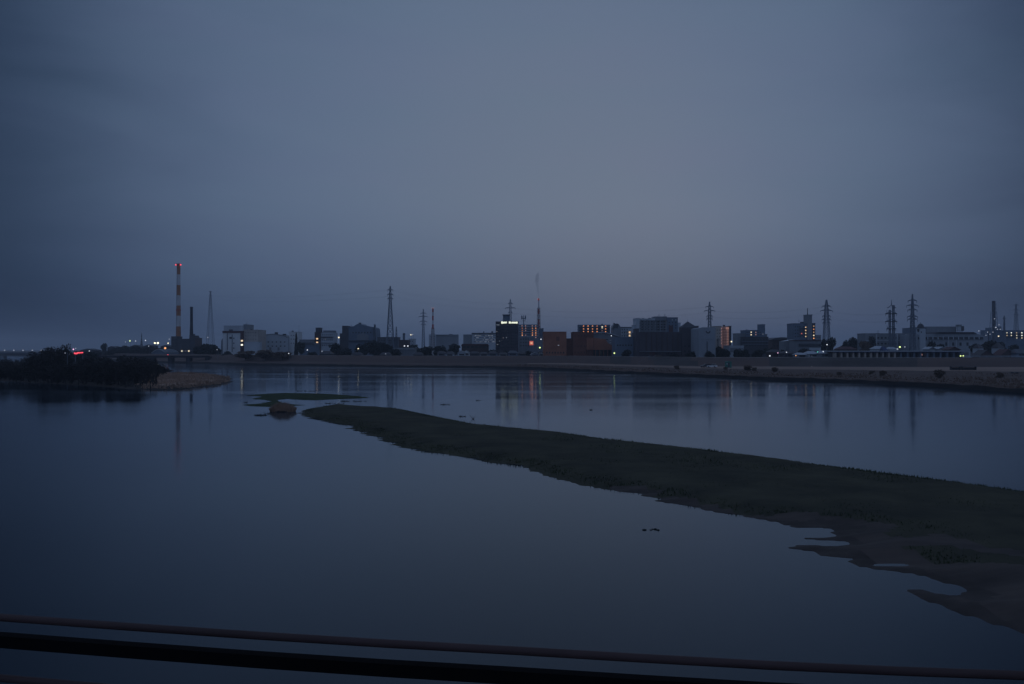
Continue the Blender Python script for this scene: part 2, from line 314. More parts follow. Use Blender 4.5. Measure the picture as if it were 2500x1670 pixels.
def proto(kind, seed):
    key = (kind, seed % 3)
    if key in PROTO: return PROTO[key]
    ORGk = (0,0,0)
    cr, bk = {'round': ('leaf_dark','bark'), 'loose': ('leaf','bark'), 'brown': ('leaf_brown','bark'), 'scrub': ('twig','bark'), 'cone': ('leaf_dark','bark')}[kind]
    if kind == 'scrub': c = crown(2600, 4.4, 4.6, 5.2, .30, 14, seed, .8); t = trunkmb(10, .18, 12, 3.6, seed)
    elif kind == 'cone':
        c = MB(); rs = np.random.RandomState(seed)
        for k in range(1100):
            h = rs.rand()**.8; a = rs.rand()*6.28; r = 2.6*(1-h)*(.5+.6*rs.rand())+.15; p = np.array([math.cos(a)*r, math.sin(a)*r, 1+9*h]); u = rs.randn(3)*.45; w = rs.randn(3)*.35; i = len(c.v)
            c.v += [tuple(p+u), tuple(p+w), tuple(p-u), tuple(p-w)]; c.face([i,i+1,i+2,i+3])
        t = trunkmb(10, .2, 4, 1, seed)
    else: c = crown(1700 if kind != 'loose' else 1100, 4.6, 4.4, 5.6, .52, 11, seed, .9); t = trunkmb(10, .28, 8, 3, seed)
    PROTO[key] = (c, t, cr, bk, []); return PROTO[key]
FIRST = {}
tn = [0]
def tree(px, ytop, hw, d, kind, label, group=None, base=2.9, name=None):
    tn[0] += 1; seed = tn[0]; c, t, cr, bk, _ = proto(kind, seed); key = (kind, seed % 3)
    x = X(px, d); h = Z(ytop, d)-base; s = hw*d/F/5.0
    nm = name or {'round': 'evergreen_tree', 'loose': 'tree', 'brown': 'bare_tree', 'scrub': 'willow_shrub', 'cone': 'conifer_tree'}[kind]
    if key in FIRST: r = dup(FIRST[key], (x, d, base)); r.name = nm
    else:
        r = thing(nm, label, 'tree', (0,0,0)); t.build('trunk', bk, r); c.build('crown', cr, r); FIRST[key] = r; r.location = (x, d, base)
    if 'group' in r.keys() and not group: del r['group']
    tag(r, label, 'shrub' if kind == 'scrub' else 'tree', group); r.scale = (s, s, h/10.6); r.rotation_euler = (0, 0, random.uniform(0, 6.28)); return r
# island scrub
g1 = 'dark willow shrubs covering the river island'
def topy(px): return np.interp(px, [-200,0,60,95,120,150,165,176,225,300,345,375,395,410], [870,875,873,852,838,836,846,870,868,864,866,876,890,901])
for px, d in [(-120,300),(-60,340),(-20,285),(15,330),(48,275),(70,345),(92,300),(210,330),(228,275),(250,350),(262,300),(290,270),(300,340),(325,305),(340,350),(352,275),(372,330),(385,300),(400,340),(-90,270),(10,262),(110,262),(190,262),(320,256)]:
    dy = 0 if d > 315 else (3 if d > 290 else 12)
    tree(px+random.uniform(-6,6), topy(px)+dy+random.uniform(-1,3), random.uniform(24, 34), d, 'scrub', 'dark leafless willow shrub massed with others on the river island', g1, base=.7)
for px, d in [(-90,290),(-45,286),(0,276),(40,268),(75,262),(108,257),(140,253),(172,250),(205,247),(238,244),(272,240),(303,237),(330,236)]:
    tree(px, max(topy(px)+18, 884)+random.uniform(-2,4), 24, d, 'scrub', 'dark leafless willow shrub massed with others on the river island', g1, base=.1)
tree(116, 841, 25, 310, 'scrub', 'tall dark shrub at the left shoulder of the highest island clump', base=.7)
tree(140, 836, 28, 300, 'scrub', 'tallest dark shrub in the middle of the highest island clump', base=.7)
tree(160, 838, 19, 315, 'scrub', 'tall dark shrub on the island just left of the red lights', base=.7)
tree(138, 856, 34, 275, 'scrub', 'wide dark shrub at the front of the highest island clump', base=.7)
# skyline trees: (px, top, half width, distance, kind, label, group)
gA = 'round evergreens by the black chimney'; gB = 'dark trees behind the levee left of the gabled factory'
for a in [(254,837,8,900,'round','single dark round treetop on the skyline left of the pointed tower'),
 (480,843,14,690,'round','small evergreen leaning on the base of the black chimney'),
 (500,838,22,680,'round','round dark evergreen right beside the black chimney'),
 (524,841,20,670,'round','round dark evergreen between black chimney and white factory'),
 (555,856,14,640,'round','small dark evergreen in front of the white factory base'),
 (600,856,30,600,'brown','wide low brown thicket on the bank below the white factory'),
 (648,853,32,590,'brown','tallest of the low brown thickets below the grey sheds'),
 (690,858,24,585,'brown','low brown thicket at the right end of the mound'),
 (723,812,9,640,'cone','narrow dark conifer right of the pale arched shed'),
 (735,832,13,620,'loose','ragged dark tree at the foot of the narrow conifer'),
 (760,858,17,600,'round','low dark tree beneath the three stacked lights'),
 (822,836,18,610,'round','round dark tree left of the gabled factory base'),
 (845,850,18,600,'round','low dark tree filling the gap beside the rounded one'),
 (885,838,22,600,'round','dark tree in front of the gabled factory wall'),
 (915,830,24,610,'round','high dark tree crown at the gabled factory right corner'),
 (935,836,24,590,'round','wide dark tree beneath the tallest lattice pylon'),
 (960,850,20,580,'round','low dark tree right below the tallest lattice pylon'),
 (1012,840,20,620,'loose','ragged dark tree right of the paired white lamps'),
 (1040,845,20,600,'round','round dark tree under the thin pylon by the striped stack'),
 (1072,842,22,590,'round','broad dark tree in front of the pale blue block'),
 (1105,838,20,640,'round','dark tree right of the pale blue block'),
 (1200,853,14,580,'round','low dark tree in front of the tall hotel'),
 (1240,855,16,585,'round','low dark tree at the hotel foot'),
 (1290,856,14,560,'round','low dark tree left of the yellow green lamp'),
 (1528,853,14,500,'round','dark bush tree in front of the blue grey block'),
 (1640,862,20,494,'round','low dark tree in front of the charcoal hall'),
 (1605,866,14,494,'brown','brown low tree in front of the charcoal hall'),
 (1690,858,18,490,'round','low dark tree below the pointed tower'),
 (1733,855,14,480,'round','first dark tree right of the pointed tower'),
 (1755,845,16,485,'round','dark tree in front of the blank grey wall'),
 (1770,850,17,480,'round','dark tree beneath the orange glowing stairwell'),
 (1800,850,15,475,'round','round dark tree below the low pale shed roof'),
 (1822,852,14,480,'round','dark tree below the stepped office left end'),
 (1848,853,17,475,'round','dark tree below the stepped office tower'),
 (1880,850,16,520,'loose','ragged tree between the stepped office and the dome roof'),
 (1910,853,17,500,'loose','ragged tree below the low domed roof'),
 (1958,850,12,500,'round','dark tree beneath the red window block'),
 (1977,852,10,480,'round','small dark tree left of the teal lamp'),
 (2010,826,12,560,'round','dark tree left half under the pylon by the red window block'),
 (2026,822,14,570,'round','dark tree right half under the pylon by the red window block'),
 (2062,828,12,640,'round','small round tree at the left of the dark grove'),
 (2080,822,18,640,'round','round tree in the middle of the dark grove'),
 (2100,826,14,650,'round','third round tree of the dark grove'),
 (2125,815,18,620,'round','tallest dark tree in front of the school left end'),
 (2112,831,20,560,'brown','brown rounded tree in front of the tallest dark tree'),
 (2270,832,14,600,'round','dark round tree in front of the domed tower'),
 (2298,836,14,600,'round','low dark tree right of the domed tower'),
 (2385,838,18,560,'round','dark tree behind the left gabled house'),
 (2412,830,22,580,'round','large dark tree behind both gabled houses'),
 (2440,833,18,570,'round','dark tree between the two pale small houses'),
 (2480,840,16,560,'round','dark tree at the far right behind the rooftops')]:
    tree(*a)
for px, y in [(290,846),(310,842),(335,843),(362,846),(385,848),(345,850),(300,852),(270,852),(235,856),(210,858)]:
    tree(px, y, 17, 860+random.uniform(-20,20), 'round', 'distant dark treetop on the low ridge behind the island', 'ridge trees behind the island')

# ------------------------------------------------------------------ building helpers
GZ = 2.9
def root_at(name, label, cat, px, d, group=None, base=GZ): return thing(name, label, cat, (X(px, d), d, base), group)
def blk(r, p0, p1, yt, d, m, part='wall', dep=14, yb=None, rim=True, base=GZ):
    z0 = (base-.6) if yb is None else Z(yb, d); z1 = Z(yt, d); x0, x1 = X(p0, d), X(p1, d)
    o = MB().box(x0, x1, d, d+dep, z0, z1).build(part, m, r)
    if rim:
        q = MB(); t = .35; q.box(x0-.15, x1+.15, d-.15, d+.25, z1, z1+t); q.box(x0-.15, x1+.15, d+dep-.25, d+dep+.15, z1, z1+t)
        q.box(x0-.15, x0+.25, d+.25, d+dep-.25, z1, z1+t); q.box(x1-.25, x1+.15, d+.25, d+dep-.25, z1, z1+t); q.build('parapet', m, r)
    return o
WR = random.Random(3)
def win(r, pxs, pys, w, h, d, m='glass', part='window', lit=None):
    me = None
    for a in pxs:
        for c in pys:
            x, z = X(a, d), Z(c, d); hw = w*d/F/2; hh = h*d/F/2
            mm = m+str(WR.choice((0,1,1,2,3,3))) if m in ('W_orange','W_warm','W_pale','W_dim') else m
            MB().box(x-hw, x+hw, d-.09, d+.05, z-hh, z+hh).build(part, mm, r)
def slab(r, p0, p1, pys, hpx, d, m, part='balcony', out=1.1):
    for c in pys:
        z = Z(c, d); MB().box(X(p0, d), X(p1, d), d-out, d-.003, z-hpx*d/F/2, z+hpx*d/F/2).build(part, m, r)
def rng(a, b, n): return [a+(b-a)*i/(n-1) for i in range(n)] if n > 1 else [a]
def tank(r, px, yt, yb, wpx, d, m='roofgrey', part='rooftop_tank'): MB().box(X(px-wpx/2, d), X(px+wpx/2, d), d+2, d+5, Z(yb, d)-.2, Z(yt, d)).build(part, m, r)
def aerial(r, px, yt, yb, d, part='aerial'):
    mb = MB(); x = X(px, d); mb.bar((x, d+3, Z(yb, d)-.3), (x, d+3, Z(yt, d)), .09); z = Z(yt, d)
    for k in range(3): mb.bar((x-.9+k*.15, d+3, z-.4-k*.5), (x+.9-k*.15, d+3, z-.4-k*.5), .05)
    mb.build(part, 'steel', r)

# ---- incineration plant and chimneys
d = 800
r = root_at('striped_chimney', 'tall chimney banded orange red and white with red lights on top', 'chimney', 435.4, d+14)
mb = MB(); ys = [644, 670, 696, 721, 746, 771, 797, 828, 880]; D = d+14; cxx = X(435.4, D)
wd = lambda y: np.interp(y, [644, 880], [4.0, 6.6])*D/F
for k in range(8): mb.cyl(cxx, D, Z(ys[k+1], D) if k < 7 else GZ-.5, Z(ys[k], D), wd(ys[k+1]), wd(ys[k]), n=24, mi=k % 2)
mb.build('shaft', ['orange', 'stripewhite'], r, smooth=False)
mb = MB(); mb.cyl(cxx, D, Z(647, D), Z(643.5, D), wd(644)*1.28, n=24); mb.build('top_gallery', 'red', r)
mb = MB(); mb.cyl(cxx, D, Z(758, D), Z(756, D), wd(757)*1.22, n=24); mb.build('middle_gallery', 'red', r)
for sxx in (-1, 1): MB().ball(cxx+sxx*2.2, D-.9, Z(646.5, D), .75).build('warning_light', 'L_pink' if 0 else 'L_red', r)
mb = MB(); mb.bar((cxx-wd(800)*.6, D-wd(800)*.95-.2, GZ), (cxx-wd(650)*.6, D-wd(650)*.95-.2, Z(650, D)), .12); mb.build('ladder', 'steel', r)
r = root_at('black_chimney', 'slim black chimney widening at its foot beside the striped one', 'chimney', 467.3, d+8)
D = d+8; cxx = X(467.3, D); pf = [(750, 2.9), (752, 3.2), (790, 3.4), (818, 4.3), (832, 5.6), (880, 6.4)]
mb = MB()
for a, b_ in zip(pf[:-1], pf[1:]): mb.cyl(cxx, D, Z(b_[0], D), Z(a[0], D), b_[1]*D/F, a[1]*D/F, n=20)
mb.build('shaft', 'soot', r); MB().cyl(cxx, D, Z(751.5, D), Z(749, D), 3.6*D/F, n=20).build('rim', 'dark', r)
r = root_at('incineration_plant', 'low dark plant building at the foot of the two tall chimneys', 'building', 450, d)
blk(r, 418, 431, 822, d, 'dark'); blk(r, 431.2, 462, 828, d+.5, 'dark', 'hall', 22); blk(r, 462.3, 476, 820, d+.8, 'dark', 'boiler_house', 10); blk(r, 476.3, 484, 826, d+.2, 'darkbrown', 'annex', 10)
win(r, [444, 461], [857], 3.2, 3.6, d+.5, 'W_pale'); win(r, rng(449, 457, 3), [857], 1.6, 1.6, d+.5, 'W_dim'); win(r, rng(421, 428, 3), [830, 838, 846], 1.4, 2.5, d)
tank(r, 470, 815, 820, 3, d); tank(r, 481, 822, 826, 3, d)
r = root_at('arched_warehouse', 'low pale curved warehouse roof left of the striped chimney', 'building', 388, 760)
D = 760; pts = [(X(370+34*i/12, D), Z(861-8.5*math.sin(math.pi*i/12), D)) for i in range(13)]
MB().prism(pts+[(pts[-1][0], GZ-.5), (pts[0][0], GZ-.5)], D+.1, D+30).build('wall', 'bluegrey', r)
MB().prism(pts+[(x, z-.4) for x, z in reversed(pts)], D-.6, D+30.5).build('roof', 'rooflight', r)

# ---- left skyline odds
r = root_at('pointed_tower', 'thin dark pointed tower left of the bright twin lamps', 'tower', 345.6, 1000)
D = 1000; cxx = X(345.6, D); mb = MB(); mb.cyl(cxx, D, GZ-.5, Z(843, D), 1.7, 1.4, n=8)
for k in range(5): mb.cyl(cxx, D, Z(843-k*4, D), Z(839.5-k*4, D), 1.5-.18*k, 1.1-.18*k, n=8)
mb.build('shaft', 'dark', r); MB().cyl(cxx, D, Z(823, D), Z(811, D), .65, .05, n=8).build('spire', 'dark', r)
for i, (p0, p1, yt, lab) in enumerate([(262,282,849,'low dark shed left end of the distant ridge'),(318,340,846,'low dark shed behind the ridge trees left of the thin tower'),(352,372,845,'low dark shed just right of the thin pointed tower'),(392,416,846,'low dark shed against the striped chimney left side'),(196,232,855,'long low dark shed above the island right of the red lights')]):
    r = root_at('shed', lab, 'shed', (p0+p1)/2, 880); blk(r, p0, p1, yt, 880, 'dark', rim=False); 
    x0, x1 = X(p0, 880), X(p1, 880); z = Z(yt, 880); MB().prism([(x0-.4, z+.02), (x1+.4, z+.02), ((x0+x1)/2, z+1.6)], 879.4, 895).build('roof', 'roofgrey', r)
    win(r, rng(p0+4, p1-4, 3), [yt+5], 2, 2, 880)

# ---- white factory
d = 690
r = root_at('white_factory', 'large white factory block with dark brown top band and two round lights', 'building', 586, d)
blk(r, 544, 586.8, 813, d, 'white', rim=False); MB().box(X(543.3, d), X(594, d), d-.4, d+14, Z(813, d)+.003, Z(808, d)).build('top_band', 'maroon', r)
MB().box(X(587, d), X(593.5, d), d-.3, d+14, GZ-.5, Z(813, d)).build('stair_strip', 'maroon', r)
blk(r, 546, 594, 796, d+6, 'pale', 'upper_storey', 20, yb=808.1); blk(r, 594.2, 603, 793, d+7, 'grey', 'upper_annex', 18, yb=812)
blk(r, 593.8, 629, 806, d+2, 'beige', 'side_wing', 24); blk(r, 596, 635, 835.5, d-3, 'pale', 'low_annex', 4.9)
win(r, [590.6], [832, 842], 5, 4, d-.3, 'W_pale'); win(r, [555, 571], [826, 838, 850], 2.2, 3.2, d); win(r, [563.5], [825], 7, 5, d); win(r, rng(600, 624, 5), [812, 820, 828], 1.5, 2, d+2)
slab(r, 554, 556.5, [832], 44, d, 'grey', 'downpipe', .3); slab(r, 566, 568, [838], 42, d, 'grey', 'downpipe', .3)
tank(r, 560, 804, 808, 6, d); tank(r, 611, 803, 806, 4, d); aerial(r, 599, 787, 793, d)
MB().prism([(X(537,d), GZ), (X(543.6,d), GZ), (X(543.6,d), Z(824,d)), (X(539,d), Z(832,d))], d+1, d+10).build('lean_to', 'grey', r)
# ---- pale sheds
d = 730
r = root_at('arched_shed', 'pale grey shed with low arched roof and two dark roof boxes', 'building', 670, d)
pts = [(X(637+65*i/14, d), Z(824-8*math.sin(math.pi*(.12+.88*i/14)), d)) for i in range(15)]
MB().prism(pts+[(pts[-1][0], GZ-.5), (pts[0][0], GZ-.5)], d, d+25).build('wall', 'pale', r)
MB().prism([(x, z+.35) for x, z in pts]+[(x, z+.01) for x, z in reversed(pts)], d-.5, d+25.5).build('roof', 'grey', r)
tank(r, 672, 811, 817, 6, d, 'dark'); tank(r, 692, 815, 818, 7, d, 'dark'); win(r, rng(645, 695, 6), [835, 845], 3.5, 2.5, d); win(r, [660, 680], [852], 5, 8, d, 'grey', 'door')
r = root_at('white_block', 'small white block house behind the narrow conifer', 'building', 717, d+5); blk(r, 706, 728, 811, d+5, 'white'); tank(r, 712, 807, 811, 3, d+5, 'dark'); win(r, [711, 717, 723], [819, 828, 838], 2, 2, d+5)
r = root_at('utility_pylon', 'tiny faint aerial pole above the white block house', 'pylon', 728, 900); aerial(r, 728, 794, 806, 900, 'mast'); MB().bar((X(728,900), 903, GZ), (X(728,900), 903, Z(805,900)), .15).build('pole', 'steel_far', r)
r = root_at('low_shop', 'low grey flat building between conifer and three light block', 'building', 748, 700); blk(r, 731, 767, 830, 700, 'grey'); win(r, rng(735, 763, 6), [837, 846], 2.4, 2.2, 700)
r = root_at('low_shop', 'low dark pitched shop roof beneath the three light block', 'building', 745, 640); blk(r, 733, 770, 842, 640, 'bluegrey', rim=False)
MB().prism([(X(731.5,640), Z(842,640)+.01), (X(771,640), Z(842,640)+.01), (X(765,640), Z(837,640)), (X(738,640), Z(837,640))], 639.3, 655).build('roof', 'roofgrey', r)
# ---- three light block
d = 680
r = root_at('stair_tower_block', 'white banded block with dark stair tower showing three stacked lights', 'building', 790, d)
blk(r, 768, 783, 812, d, 'darkbrown', 'stair_tower'); blk(r, 770.5, 781.5, 801, d+1, 'dark', 'lift_tower', 8, yb=811); blk(r, 783.3, 814, 813, d+.6, 'pale', 'wall', 16); blk(r, 789, 813.5, 808, d+3, 'grey', 'upper_storey', 12, yb=812.5)
slab(r, 783.5, 814.3, [823], 2.4, d+.6, 'dark', 'balcony', 1.2); slab(r, 783.5, 814.3, [837], 1.2, d+.6, 'grey', 'balcony', 1)
win(r, [774.2], [827, 836.2, 844], 4.6, 3.6, d, 'W_warm'); win(r, [794.3], [828], 1.8, 1.8, d+.6, 'W_dim'); win(r, rng(787, 811, 6), [830, 843], 2, 3, d+.6); win(r, rng(787, 811, 6), [817.5], 2, 2.5, d+.6)
for p in (773, 776, 779): tank(r, p, 799.5, 801, 1.2, d+1)
# ---- gabled factory
d = 720
r = root_at('gabled_factory', 'big dark factory with broken gable roofline and leaning right edge', 'building', 877, d)
prof_ = [(835.8,880),(835.8,795.8),(850.5,795.8),(850.5,798),(864,796.5),(869,792.5),(875,790),(880,790.5),(884,793),(895,796),(912,798.5),(916,802),(921,880)]
MB().prism([(X(a, d), max(GZ-.5, Z(b_, d))) for a, b_ in prof_], d, d+26).build('wall', 'bluegrey', r)
MB().box(X(835.5,d), X(850.6,d), d-.6, d+8, GZ-.4, Z(795.4,d)).build('stair_tower', 'dark', r)
blk(r, 829.5, 835.2, 815, d-.2, 'dark', 'annex', 10); tank(r, 877, 787.5, 791.5, 5, d, 'dark', 'roof_box'); tank(r, 913.5, 792, 799, 3.6, d, 'steel', 'roof_box'); aerial(r, 856, 792, 797, d)
mb = MB(); mb.bar((X(915,d), d-1, Z(796,d)), (X(920.5,d), d-1, GZ), .35); mb.bar((X(911.5,d), d-1, Z(800,d)), (X(917,d), d-1, GZ), .2)
for k in range(7): mb.bar((X(912.5+k*.7,d), d-1, Z(805+k*8,d)), (X(916+k*.75,d), d-1, Z(801+k*8,d)), .12)
mb.build('conveyor_frame', 'dark', r); slab(r, 851, 919, [832], 1.6, d, 'dark', 'canopy', 1.4); win(r, rng(862, 905, 7), [812], 2.5, 3.5, d)
MB().prism([(X(872,d), Z(830,d)), (X(900,d), Z(830,d)), (X(900,d), Z(818,d)), (X(886,d), Z(813,d)), (X(872,d), Z(818,d))], d-.35, d-.003).build('pale_panel', 'grey', r)
r = root_at('long_workshop', 'long low dark workshop under the tallest lattice pylon', 'building', 947, 700); blk(r, 921, 972, 824, 700, 'roofgrey'); win(r, rng(926, 968, 8), [831], 2.6, 2.5, 700)
r = root_at('long_workshop', 'low brown workshop right of the paired white lamps', 'building', 985, 660); blk(r, 974, 996, 831, 660, 'darkbrown'); win(r, rng(977, 993, 4), [837], 2, 2.4, 660)
r = root_at('workshop', 'low pale fronted workshop beneath the paired white lamps', 'building', 990, 600); blk(r, 963, 1012, 850, 600, 'grey'); slab(r, 963, 1012, [852], 1.5, 600, 'rooflight', 'canopy')
r = root_at('cooling_tank', 'short squat steel tank tower right of the tallest pylon', 'tank', 986.4, 760); cxx = X(986.4,760); MB().cyl(cxx, 760, GZ-.4, Z(817,760), .95, n=14).build('shell', 'steel', r); MB().cyl(cxx, 760, Z(817,760), Z(813.5,760), 1.2, .9, n=14).build('cap', 'dark', r); MB().bar((cxx-.9,759,GZ),(cxx-.9,759,Z(815,760)),.1).build('pipe', 'steel', r)
r = root_at('small_house', 'small pale house under the faint lamp right of the tank tower', 'building', 1004, 740); blk(r, 998, 1011, 828, 740, 'pale'); win(r, [1002, 1007], [833], 2, 2, 740)
# ---- pale distant blocks
d = 1150
r = root_at('pale_block', 'pale hazy block beneath the thin red and white stack', 'building', 1056, d); blk(r, 1047, 1064.3, 817, d, 'pale'); win(r, rng(1050, 1061, 4), [822, 828], 1.4, 1.4, d)
r = root_at('pale_block', 'wide plain blue grey block with dark roofline left of the hotel', 'building', 1091, 1050); blk(r, 1064.6, 1118, 817.5, 1050, 'grey'); tank(r, 1100, 815.5, 817.5, 8, 1050); MB().prism([(X(1064.8,1050), Z(817.5,1050)), (X(1064.8,1050), Z(821,1050)), (X(1117,1050), Z(821,1050))], 1049.6, 1049.95).build('fascia', 'roofgrey', r)
d = 900
r = root_at('office_block', 'long pale office with four rows of dim lit windows left of the hotel', 'building', 1170, d)
blk(r, 1131, 1152, 817.5, d+1, 'grey', 'low_wing'); blk(r, 1152.2, 1214, 815.5, d, 'pale', 'wall', 18, rim=False); MB().box(X(1151.5,d), X(1214.5,d), d-.8, d+18.5, Z(815.5,d)+.003, Z(812.5,d)).build('roof', 'roofgrey', r)
tank(r, 1181, 809, 812.5, 2.5, d); tank(r, 1201.5, 808.5, 812.5, 4, d)
rs = random.Random(4)
for yy in (819.5, 824.5, 829.5, 834.5):
    for k in range(17):
        p = 1158+k*3.15; u = rs.random(); win(r, [p], [yy], 2.0, 1.6, d, 'W_dim' if u < .45 else 'glass')
r = root_at('row_shop', 'long low brown roofed building left of the hotel foot', 'building', 1160, 620); blk(r, 1127, 1192, 844, 620, 'darkbrown', rim=False)
MB().prism([(X(1125.5,620), Z(844,620)+.01), (X(1193.5,620), Z(844,620)+.01), (X(1190,620), Z(839.5,620)), (X(1129,620), Z(839.5,620))], 619.3, 634).build('roof', 'maroon', r); win(r, [1134,1143,1153,1163,1173,1183], [847.5], 6, 3.6, 620)
# ---- hotel
d = 600
r = root_at('hotel', 'tall dark hotel with two glowing white sign strips on its roof edge', 'building', 1238, d)
blk(r, 1210, 1266, 786, d, 'charcoal', 'wall', 16); blk(r, 1228, 1244.5, 769, d+3, 'bluegrey', 'rooftop_house', 8, yb=785)
MB().box(X(1226.5,d), X(1246,d), d+2.4, d+11.6, Z(769,d)+.003, Z(767.6,d)).build('rooftop_slab', 'dark', r)
for p, dy in ((1224, 0), (1248, 0)): MB().bar((X(p,d), d+2.5, Z(785.5,d)), (X(1236 + (p-1236)*.4,d), d+3, Z(769,d)), .08).build('brace', 'steel', r)
for p in (1221.5, 1233.5, 1245, 1256.5): MB().box(X(p,d)-.25, X(p,d)+.25, d-.55, d-.003, GZ, Z(792,d)).build('pilaster', 'dark', r)
ys = rng(797, 848, 8)
for yy in ys: MB().box(X(1210.2,d), X(1220,d), d-1.1, d-.003, Z(yy+2,d), Z(yy,d)).build('balcony', 'dark', r)
win(r, [1226, 1230, 1238, 1242, 1249, 1253, 1260], ys, 2.0, 2.6, d)
win(r, [1213.5, 1218], [793.2], 2.6, 1.6, d, 'W_dim'); win(r, [1213], [809.5], 2.4, 1.8, d-1.14, 'W_dim'); win(r, [1228.5], [825], 2, 2, d-.1, 'W_dim'); win(r, [1236.5], [824.7], 1.6, 1.6, d-.1, 'W_dim'); win(r, [1219.5], [832.7], 1.6, 1.6, d-1.14, 'W_dim'); win(r, [1214.5], [841], 3.6, 1.4, d-1.14, 'W_dim')
# the sign letters: unreadable glowing shapes, one mesh per word
def letters(spec, part):
    mb = MB()
    for p0, p1, y0_, y1_ in spec: 
        x0, x1, z0, z1 = X(p0,d), X(p1,d), Z(y1_,d), Z(y0_,d); c = .12*(x1-x0)
        mb.prism([(x0+c,z0),(x1-c,z0),(x1,z0+c),(x1,z1-c),(x1-c,z1),(x0+c,z1),(x0,z1-c),(x0,z0+c)], d-.55, d-.2)
    o = mb.build(part, 'W_sign', r); o['label'] = 'glowing greenish white sign word'; return o
letters([(1223.8,1227.6,784.9,790.2),(1228.0,1230.3,785.8,789.8),(1230.7,1232.8,785.4,789.6),(1233.2,1235.2,785.8,789.6),(1235.5,1237.2,785.0,789.3)], 'sign')
letters([(1242.4,1246.2,785.0,789.8),(1246.6,1248.6,786.0,789.8),(1249.6,1252,785.8,789.6),(1252.4,1254.6,785.8,789.6),(1255,1257.4,785.8,789.7),(1257.8,1260,785.8,789.7),(1260.4,1263.4,785.4,789.9)], 'sign')
MB().box(X(1223,d), X(1264.5,d), d-.19, d-.003, Z(791.2,d), Z(790.3,d)).build('sign_rail', 'dark', r)
# ---- apartment with orange corridor lights
d = 640
r = root_at('apartment_block', 'apartment block right of the hotel with four columns of orange lights', 'building', 1292, d)
blk(r, 1266.5, 1315, 793.5, d, 'bluegrey', 'wall', 12); blk(r, 1317.3, 1327, 803, d+3, 'bluegrey', 'stair_tower', 8); blk(r, 1267, 1326, 822.5, d-6, 'grey', 'low_front', 5.8)
for yy in (795.3, 801, 806.7, 812.5, 818): slab(r, 1267, 1314, [yy+2.6], 1.5, d, 'pale', 'balcony', 1.3)
for p, ps in ((1275, (801.3,807,812.7,818.3)), (1283.4, (801.3,807,818.3)), (1299.8, (801.3,807,812.7,818.3)), (1308, (801.3,807,812.7,818.3))): win(r, [p], ps, 2.1, 1.9, d-.2, 'W_orange' if p != 1283.4 else 'W_pink', 'corridor_light')
win(r, [1274.5, 1283, 1299.5, 1307.8], [795.3], 2.2, 2, d-.2, 'W_pink', 'corridor_light'); win(r, [1308], [824], 2.2, 2.2, d-6.1, 'W_pink', 'corridor_light')
win(r, rng(1269.5, 1312, 11), [798.2,803.9,809.6,815.4], 1.5, 1.6, d); win(r, rng(1272, 1290, 4), [828, 836, 844], 2.4, 3, d-6); tank(r, 1325, 801, 803, 3, d+3, 'dark')
r = root_at('illuminated_sign', 'square glowing red orange sign board on a pole below the apartments', 'sign', 1297.5, 600)
MB().box(X(1292.8,600), X(1302.2,600), 600, 600.5, Z(842.6,600), Z(832.6,600)).build('sign_board', 'L_redsign', r); MB().box(X(1295,600), X(1300,600), 599.9, 599.997, Z(839.6,600), Z(835.6,600)).build('sign_core', 'L_core', r); MB().bar((X(1297.5,600), 600.25, GZ-.3), (X(1297.5,600), 600.25, Z(842.6,600)), .2).build('pole', 'steel', r)
# ---- brown complex
d = 538
r = root_at('brick_hall', 'windowless reddish brown hall directly right of the apartments', 'building', 1354, d); blk(r, 1327.6, 1383, 811, d, 'brick', 'wall', 20); win(r, [1363.5], [843], 3.5, 1.6, d, 'W_dim'); win(r, rng(1335, 1376, 7), [861], 3, 4, d); MB().box(X(1358,d), X(1366,d), d-.25, d-.003, Z(832,d), Z(822,d)).build('recess_panel', 'brick_dark', r)
r = root_at('brick_complex', 'stepped reddish brown hall with recessed dark ground floor', 'building', 1445, d)
blk(r, 1383.3, 1399, 827.5, d+4, 'brick_dark', 'link_wing', 16); blk(r, 1399.3, 1432, 811.5, d, 'brick_dark', 'wall', 20); blk(r, 1432.3, 1449, 812, d+1, 'brick_dark', 'back_wing', 18)
MB().prism([(X(1449.2,d), Z(854,d)), (X(1499,d), Z(854,d)), (X(1499,d), Z(846,d)), (X(1484,d), Z(838,d)), (X(1478,d), Z(828,d)), (X(1449.2,d), Z(825,d))], d-1, d+18).build('front_wing', 'brick', r)
blk(r, 1432.4, 1449, 826, d-1.5, 'brick', 'corner_wing', 2.3, yb=854); MB().box(X(1433,d), X(1494,d), d+3, d+17, GZ-.4, Z(854.2,d)).build('ground_floor', 'glass', r)
for p in rng(1434, 1493, 7): MB().box(X(p,d)-.3, X(p,d)+.3, d-.6, d, GZ-.4, Z(854.2,d)).build('pillar', 'brick_dark', r)
win(r, rng(1404, 1427, 4), [820, 845, 860], 2.2, 2, d)
r = root_at('sports_hall', 'pale curved roof of a sports hall rising over the brown complex', 'building', 1478, 560); D = 560
pts = [(X(1444+68*i/16, D), Z(823-12*math.sin(math.pi*(.30+.62*i/16))**1.0, D)) for i in range(17)]
MB().prism([(x, z-.5) for x, z in pts]+[(pts[-1][0], GZ-.5), (pts[0][0], GZ-.5)], D, D+35).build('wall', 'grey', r)
MB().prism(pts+[(x, z-.45) for x, z in reversed(pts)], D-1, D+35.5).build('roof', 'rooflight', r); win(r, [1490, 1497], [831, 837], 4, 2.2, D-.1, 'rooflight', 'louver'); win(r, [1462,1472,1482], [829], 6, 1.5, D)
